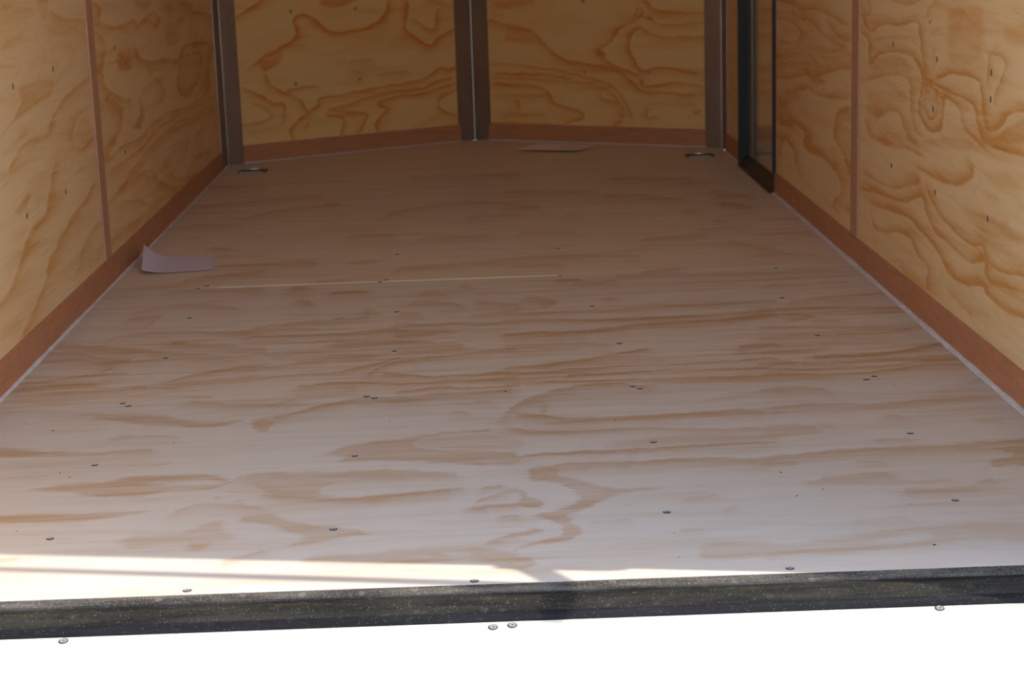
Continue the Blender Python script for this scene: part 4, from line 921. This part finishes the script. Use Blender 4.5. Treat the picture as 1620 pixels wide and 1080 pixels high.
leaf = obj('plywood_panel', bm, M['ramp'], ramp)
me = leaf.data; at = me.attributes.new('grain', 'FLOAT', 'POINT')
bm = bmesh.new()
for x0, x1 in ((0.0, .018), (W - .018, W)):
    bm = bmesh.new()
    a = [ramp_pt(x0, 0, -.03), ramp_pt(x1, 0, -.03), ramp_pt(x1, 0, .004), ramp_pt(x0, 0, .004)]
    b = [ramp_pt(x0, 1.86, -.03), ramp_pt(x1, 1.86, -.03), ramp_pt(x1, 1.86, .004), ramp_pt(x0, 1.86, .004)]
    va, vb = [bm.verts.new(p) for p in a], [bm.verts.new(p) for p in b]
    bm.faces.new(va[::-1]); bm.faces.new(vb)
    for i in range(4): bm.faces.new((va[i], va[(i + 1) % 4], vb[(i + 1) % 4], vb[i]))
    obj('edge_rail', bm, M['steel'], ramp)
nr = Vector((0, -math.sin(RS), math.cos(RS)))
for x, t in RAMP_SCREWS: screw(leaf, ramp_pt(x, t), nr, 1.05)

# rear door frame: jambs, header, and the hardware on the right jamb that shades the floor edge
bm = bmesh.new(); box(bm, W, W + .07, JAMB, JAMB + .075, -.14, H + .08)
jr = struct(obj('trim_7', bm, M['steel']), 'right jamb of the rear opening, black steel', 'door jamb')
bm = bmesh.new(); box(bm, -.07, 0, JAMB, JAMB + .075, -.14, H + .08)
struct(obj('trim_8', bm, M['steel']), 'left jamb of the rear opening, black steel', 'door jamb')
bm = bmesh.new(); box(bm, .0005, W - .0005, JAMB, JAMB + .06, H - .001 - .04, H - .001)
struct(obj('trim_9', bm, M['steel']), 'header over the rear opening, black steel', 'door header')
def at_shadow(xs, y0):   # height on the jamb plane whose shadow falls at xs
    return (W - xs) / math.cos(SUN_AZ) * math.tan(SUN_EL)
bm = bmesh.new(); box(bm, W - .004, W + .03, JAMB - .012, JAMB - .0005, .765, .91)
br = obj('latch_plate', bm, M['steel'], jr)
bm = bmesh.new()
pr = [(JAMB - .0125, .838), (JAMB - .0125, .884), (JAMB - .095, .832), (JAMB - .118, .815), (JAMB - .118, .785), (JAMB - .095, .790)]
secs = [[(x, y, z) for y, z in pr] for x in (W - .003, W + .003)]
loft(bm, secs); obj('latch_arm', bm, M['steel'], jr)
bm = bmesh.new(); bmesh.ops.create_cone(bm, cap_ends=True, segments=12, radius1=.0115, radius2=.0115, depth=1.12)
cab = obj('ramp_cable', bm, M['steel'], jr)
p0, p1 = Vector((W + .012, JAMB - .080, .845)), Vector((W + .012, JAMB - .058, 1.965))
cab.location = (p0 + p1) / 2; cab.rotation_euler = (p1 - p0).to_track_quat('Z', 'Y').to_euler()


# ------------------------------------------------------------------ tie-downs
def tie_down(loc, rz, label):
    t = empty('tie_down_ring', loc, rz); tag(t, label, 'tie-down', 'tie-downs at the nose corners')
    bm = bmesh.new(); n = 28; rx, ry = .056, .052
    def ring(s, z): return [bm.verts.new((s * rx * math.copysign(abs(math.cos(a)) ** .28, math.cos(a)), s * ry * math.copysign(abs(math.sin(a)) ** .28, math.sin(a)), z)) for a in [i * 2 * math.pi / n for i in range(n)]]
    rr = [ring(1.0, .0003), ring(.985, .0030), ring(.82, .0042), ring(.76, .0036), ring(.70, .0012)]
    for a, b in zip(rr[:-1], rr[1:]):
        for i in range(n): bm.faces.new((a[i], a[(i + 1) % n], b[(i + 1) % n], b[i]))
    bm.faces.new(rr[-1]); bm.faces.new(rr[0][::-1])
    obj('pan', bm, [M['pan']], t, smooth=False)
    # D shaped ring lying in the pan
    bm = bmesh.new(); path = [(-.026, -.020), (-.030, -.024), (-.026, -.029), (0, -.030), (.026, -.029), (.030, -.024), (.026, -.020), (.024, .004), (.012, .020), (0, .024), (-.012, .020), (-.024, .004)]
    m_ = len(path); r = .0042; rows = []
    for i, (x, y) in enumerate(path):
        ax, ay = path[(i + 1) % m_][0] - path[i - 1][0], path[(i + 1) % m_][1] - path[i - 1][1]
        l = math.hypot(ax, ay); nx_, ny_ = ay / l, -ax / l
        rows.append([bm.verts.new((x + nx_ * r * math.cos(k * math.pi / 4), y + ny_ * r * math.cos(k * math.pi / 4), .0098 - y * .1 + r * math.sin(k * math.pi / 4))) for k in range(8)])
    for i in range(m_):
        a, b = rows[i], rows[(i + 1) % m_]
        for k in range(8): bm.faces.new((a[k], a[(k + 1) % 8], b[(k + 1) % 8], b[k]))
    bmesh.ops.recalc_face_normals(bm, faces=bm.faces)
    obj('ring', bm, M['zinc'], t, smooth=True)
    bm = bmesh.new(); box(bm, -.020, .020, .012, .030, .0036, .0088); box(bm, -.024, .024, .020, .036, .0030, .0050)
    bmesh.ops.bevel(bm, geom=bm.edges[:], offset=.0012, segments=2, affect='EDGES')
    obj('bracket', bm, M['zinc'], t)
    bm = bmesh.new(); box(bm, -.044, .040, -.0515, -.046, .0024, .0058); bmesh.ops.bevel(bm, geom=bm.edges[:], offset=.001, segments=1, affect='EDGES')
    obj('front_lip', bm, M['screw'], t)['label'] = 'bright metal lip'
    for sx in (-.047, .047): screw(t, (sx, 0.0, .0040), (0, 0, 1), .8, 'bolt')
    return t
tie_down((.127, 4.815, 0), 0.0, 'recessed metal tie-down ring in the floor by the left nose corner')
tie_down((1.868, 4.812, 0), 0.0, 'recessed metal tie-down ring in the floor near the side door')

# ------------------------------------------------------------------ papers
def sheet(name, corners, fz, mat, nu=28, nv=20, th=.0003):
    """corners: near-left, near-right, far-right, far-left on the floor; fz(u, v) -> (dx, dy, z)"""
    c = [Vector((x, y, 0)) for x, y in corners]; bm = bmesh.new(); g = []
    for j in range(nv + 1):
        row = []
        for i in range(nu + 1):
            u, v = i / nu, j / nv
            p = c[0] * (1 - u) * (1 - v) + c[1] * u * (1 - v) + c[2] * u * v + c[3] * (1 - u) * v
            d = fz(u, v); row.append(bm.verts.new((p.x + d[0], p.y + d[1], d[2])))
        g.append(row)
    fs = [bm.faces.new((g[j][i], g[j][i + 1], g[j + 1][i + 1], g[j + 1][i])) for j in range(nv) for i in range(nu)]
    lo = [[bm.verts.new((v.co.x, v.co.y, v.co.z - th)) for v in r] for r in g]
    for j in range(nv):
        for i in range(nu): bm.faces.new((lo[j][i], lo[j + 1][i], lo[j + 1][i + 1], lo[j][i + 1]))
    ring = [(0, i) for i in range(nu)] + [(j, nu) for j in range(nv)] + [(nv, i) for i in range(nu, 0, -1)] + [(j, 0) for j in range(nv, 0, -1)]
    for a, b in zip(ring, ring[1:] + ring[:1]): bm.faces.new((g[b[0]][b[1]], g[a[0]][a[1]], lo[a[0]][a[1]], lo[b[0]][b[1]]))
    bmesh.ops.recalc_face_normals(bm, faces=bm.faces)
    return obj(name, bm, mat, None)
def curl(u, v):
    k = max(0.0, 1 - u / .42); lift = .050 * k ** 1.8 * (.28 + .72 * v)
    wave = .0022 * max(0, math.sin(2.6 * u + .6)) * (1 - .4 * v) + .004 * max(0, (u - .75) * 4) ** 2 * (1 - v) * .5
    return (.014 * k * k * (1 - .4 * v), -.03 * k * v, .0012 + lift + wave)
p = sheet('paper_sheet', [(.050, 2.655), (.250, 2.690), (.226, 2.950), (.028, 2.900)], curl, M['paper'])
tag(p, 'curled sheet of paper lying against the left kick board', 'paper')
def flat(u, v): return (0, 0, .0012 + .010 * (1 - v) * (.3 + .7 * u) + .001 * math.sin(5 * u))
p = sheet('paper_sheet', [(1.157, 5.172), (1.400, 5.045), (1.500, 5.262), (1.262, 5.400)], flat, M['card'])
tag(p, 'flat pale sheet of paper on the floor before the nose', 'paper')
def mark(x, y, pts, w):
    bm = bmesh.new()
    for (ax, ay), (bx, by) in zip(pts[:-1], pts[1:]):
        d = Vector((bx - ax, by - ay)).normalized(); nx_, ny_ = -d.y * w, d.x * w
        zz = .0098
        bm.faces.new([bm.verts.new((x + q[0], y + q[1], zz)) for q in ((ax - nx_, ay - ny_), (bx - nx_, by - ny_), (bx + nx_, by + ny_), (ax + nx_, ay + ny_))])
    return bm
bm = mark(1.372, 5.165, [(-.030, -.012), (-.012, .006), (.008, .004), (.020, .016), (.034, .014)], .006)
bmesh.ops.solidify(bm, geom=bm.faces[:], thickness=.0004)
pr_ = obj('printed_mark', bm, M['ink'], p)

# ------------------------------------------------------------------ outside
bm = bmesh.new(); box(bm, -25, 27, -25, 30, -.56, -.52)
struct(obj('trim_10', bm, M['ground']), 'gravel ground outside beneath the trailer', 'ground')
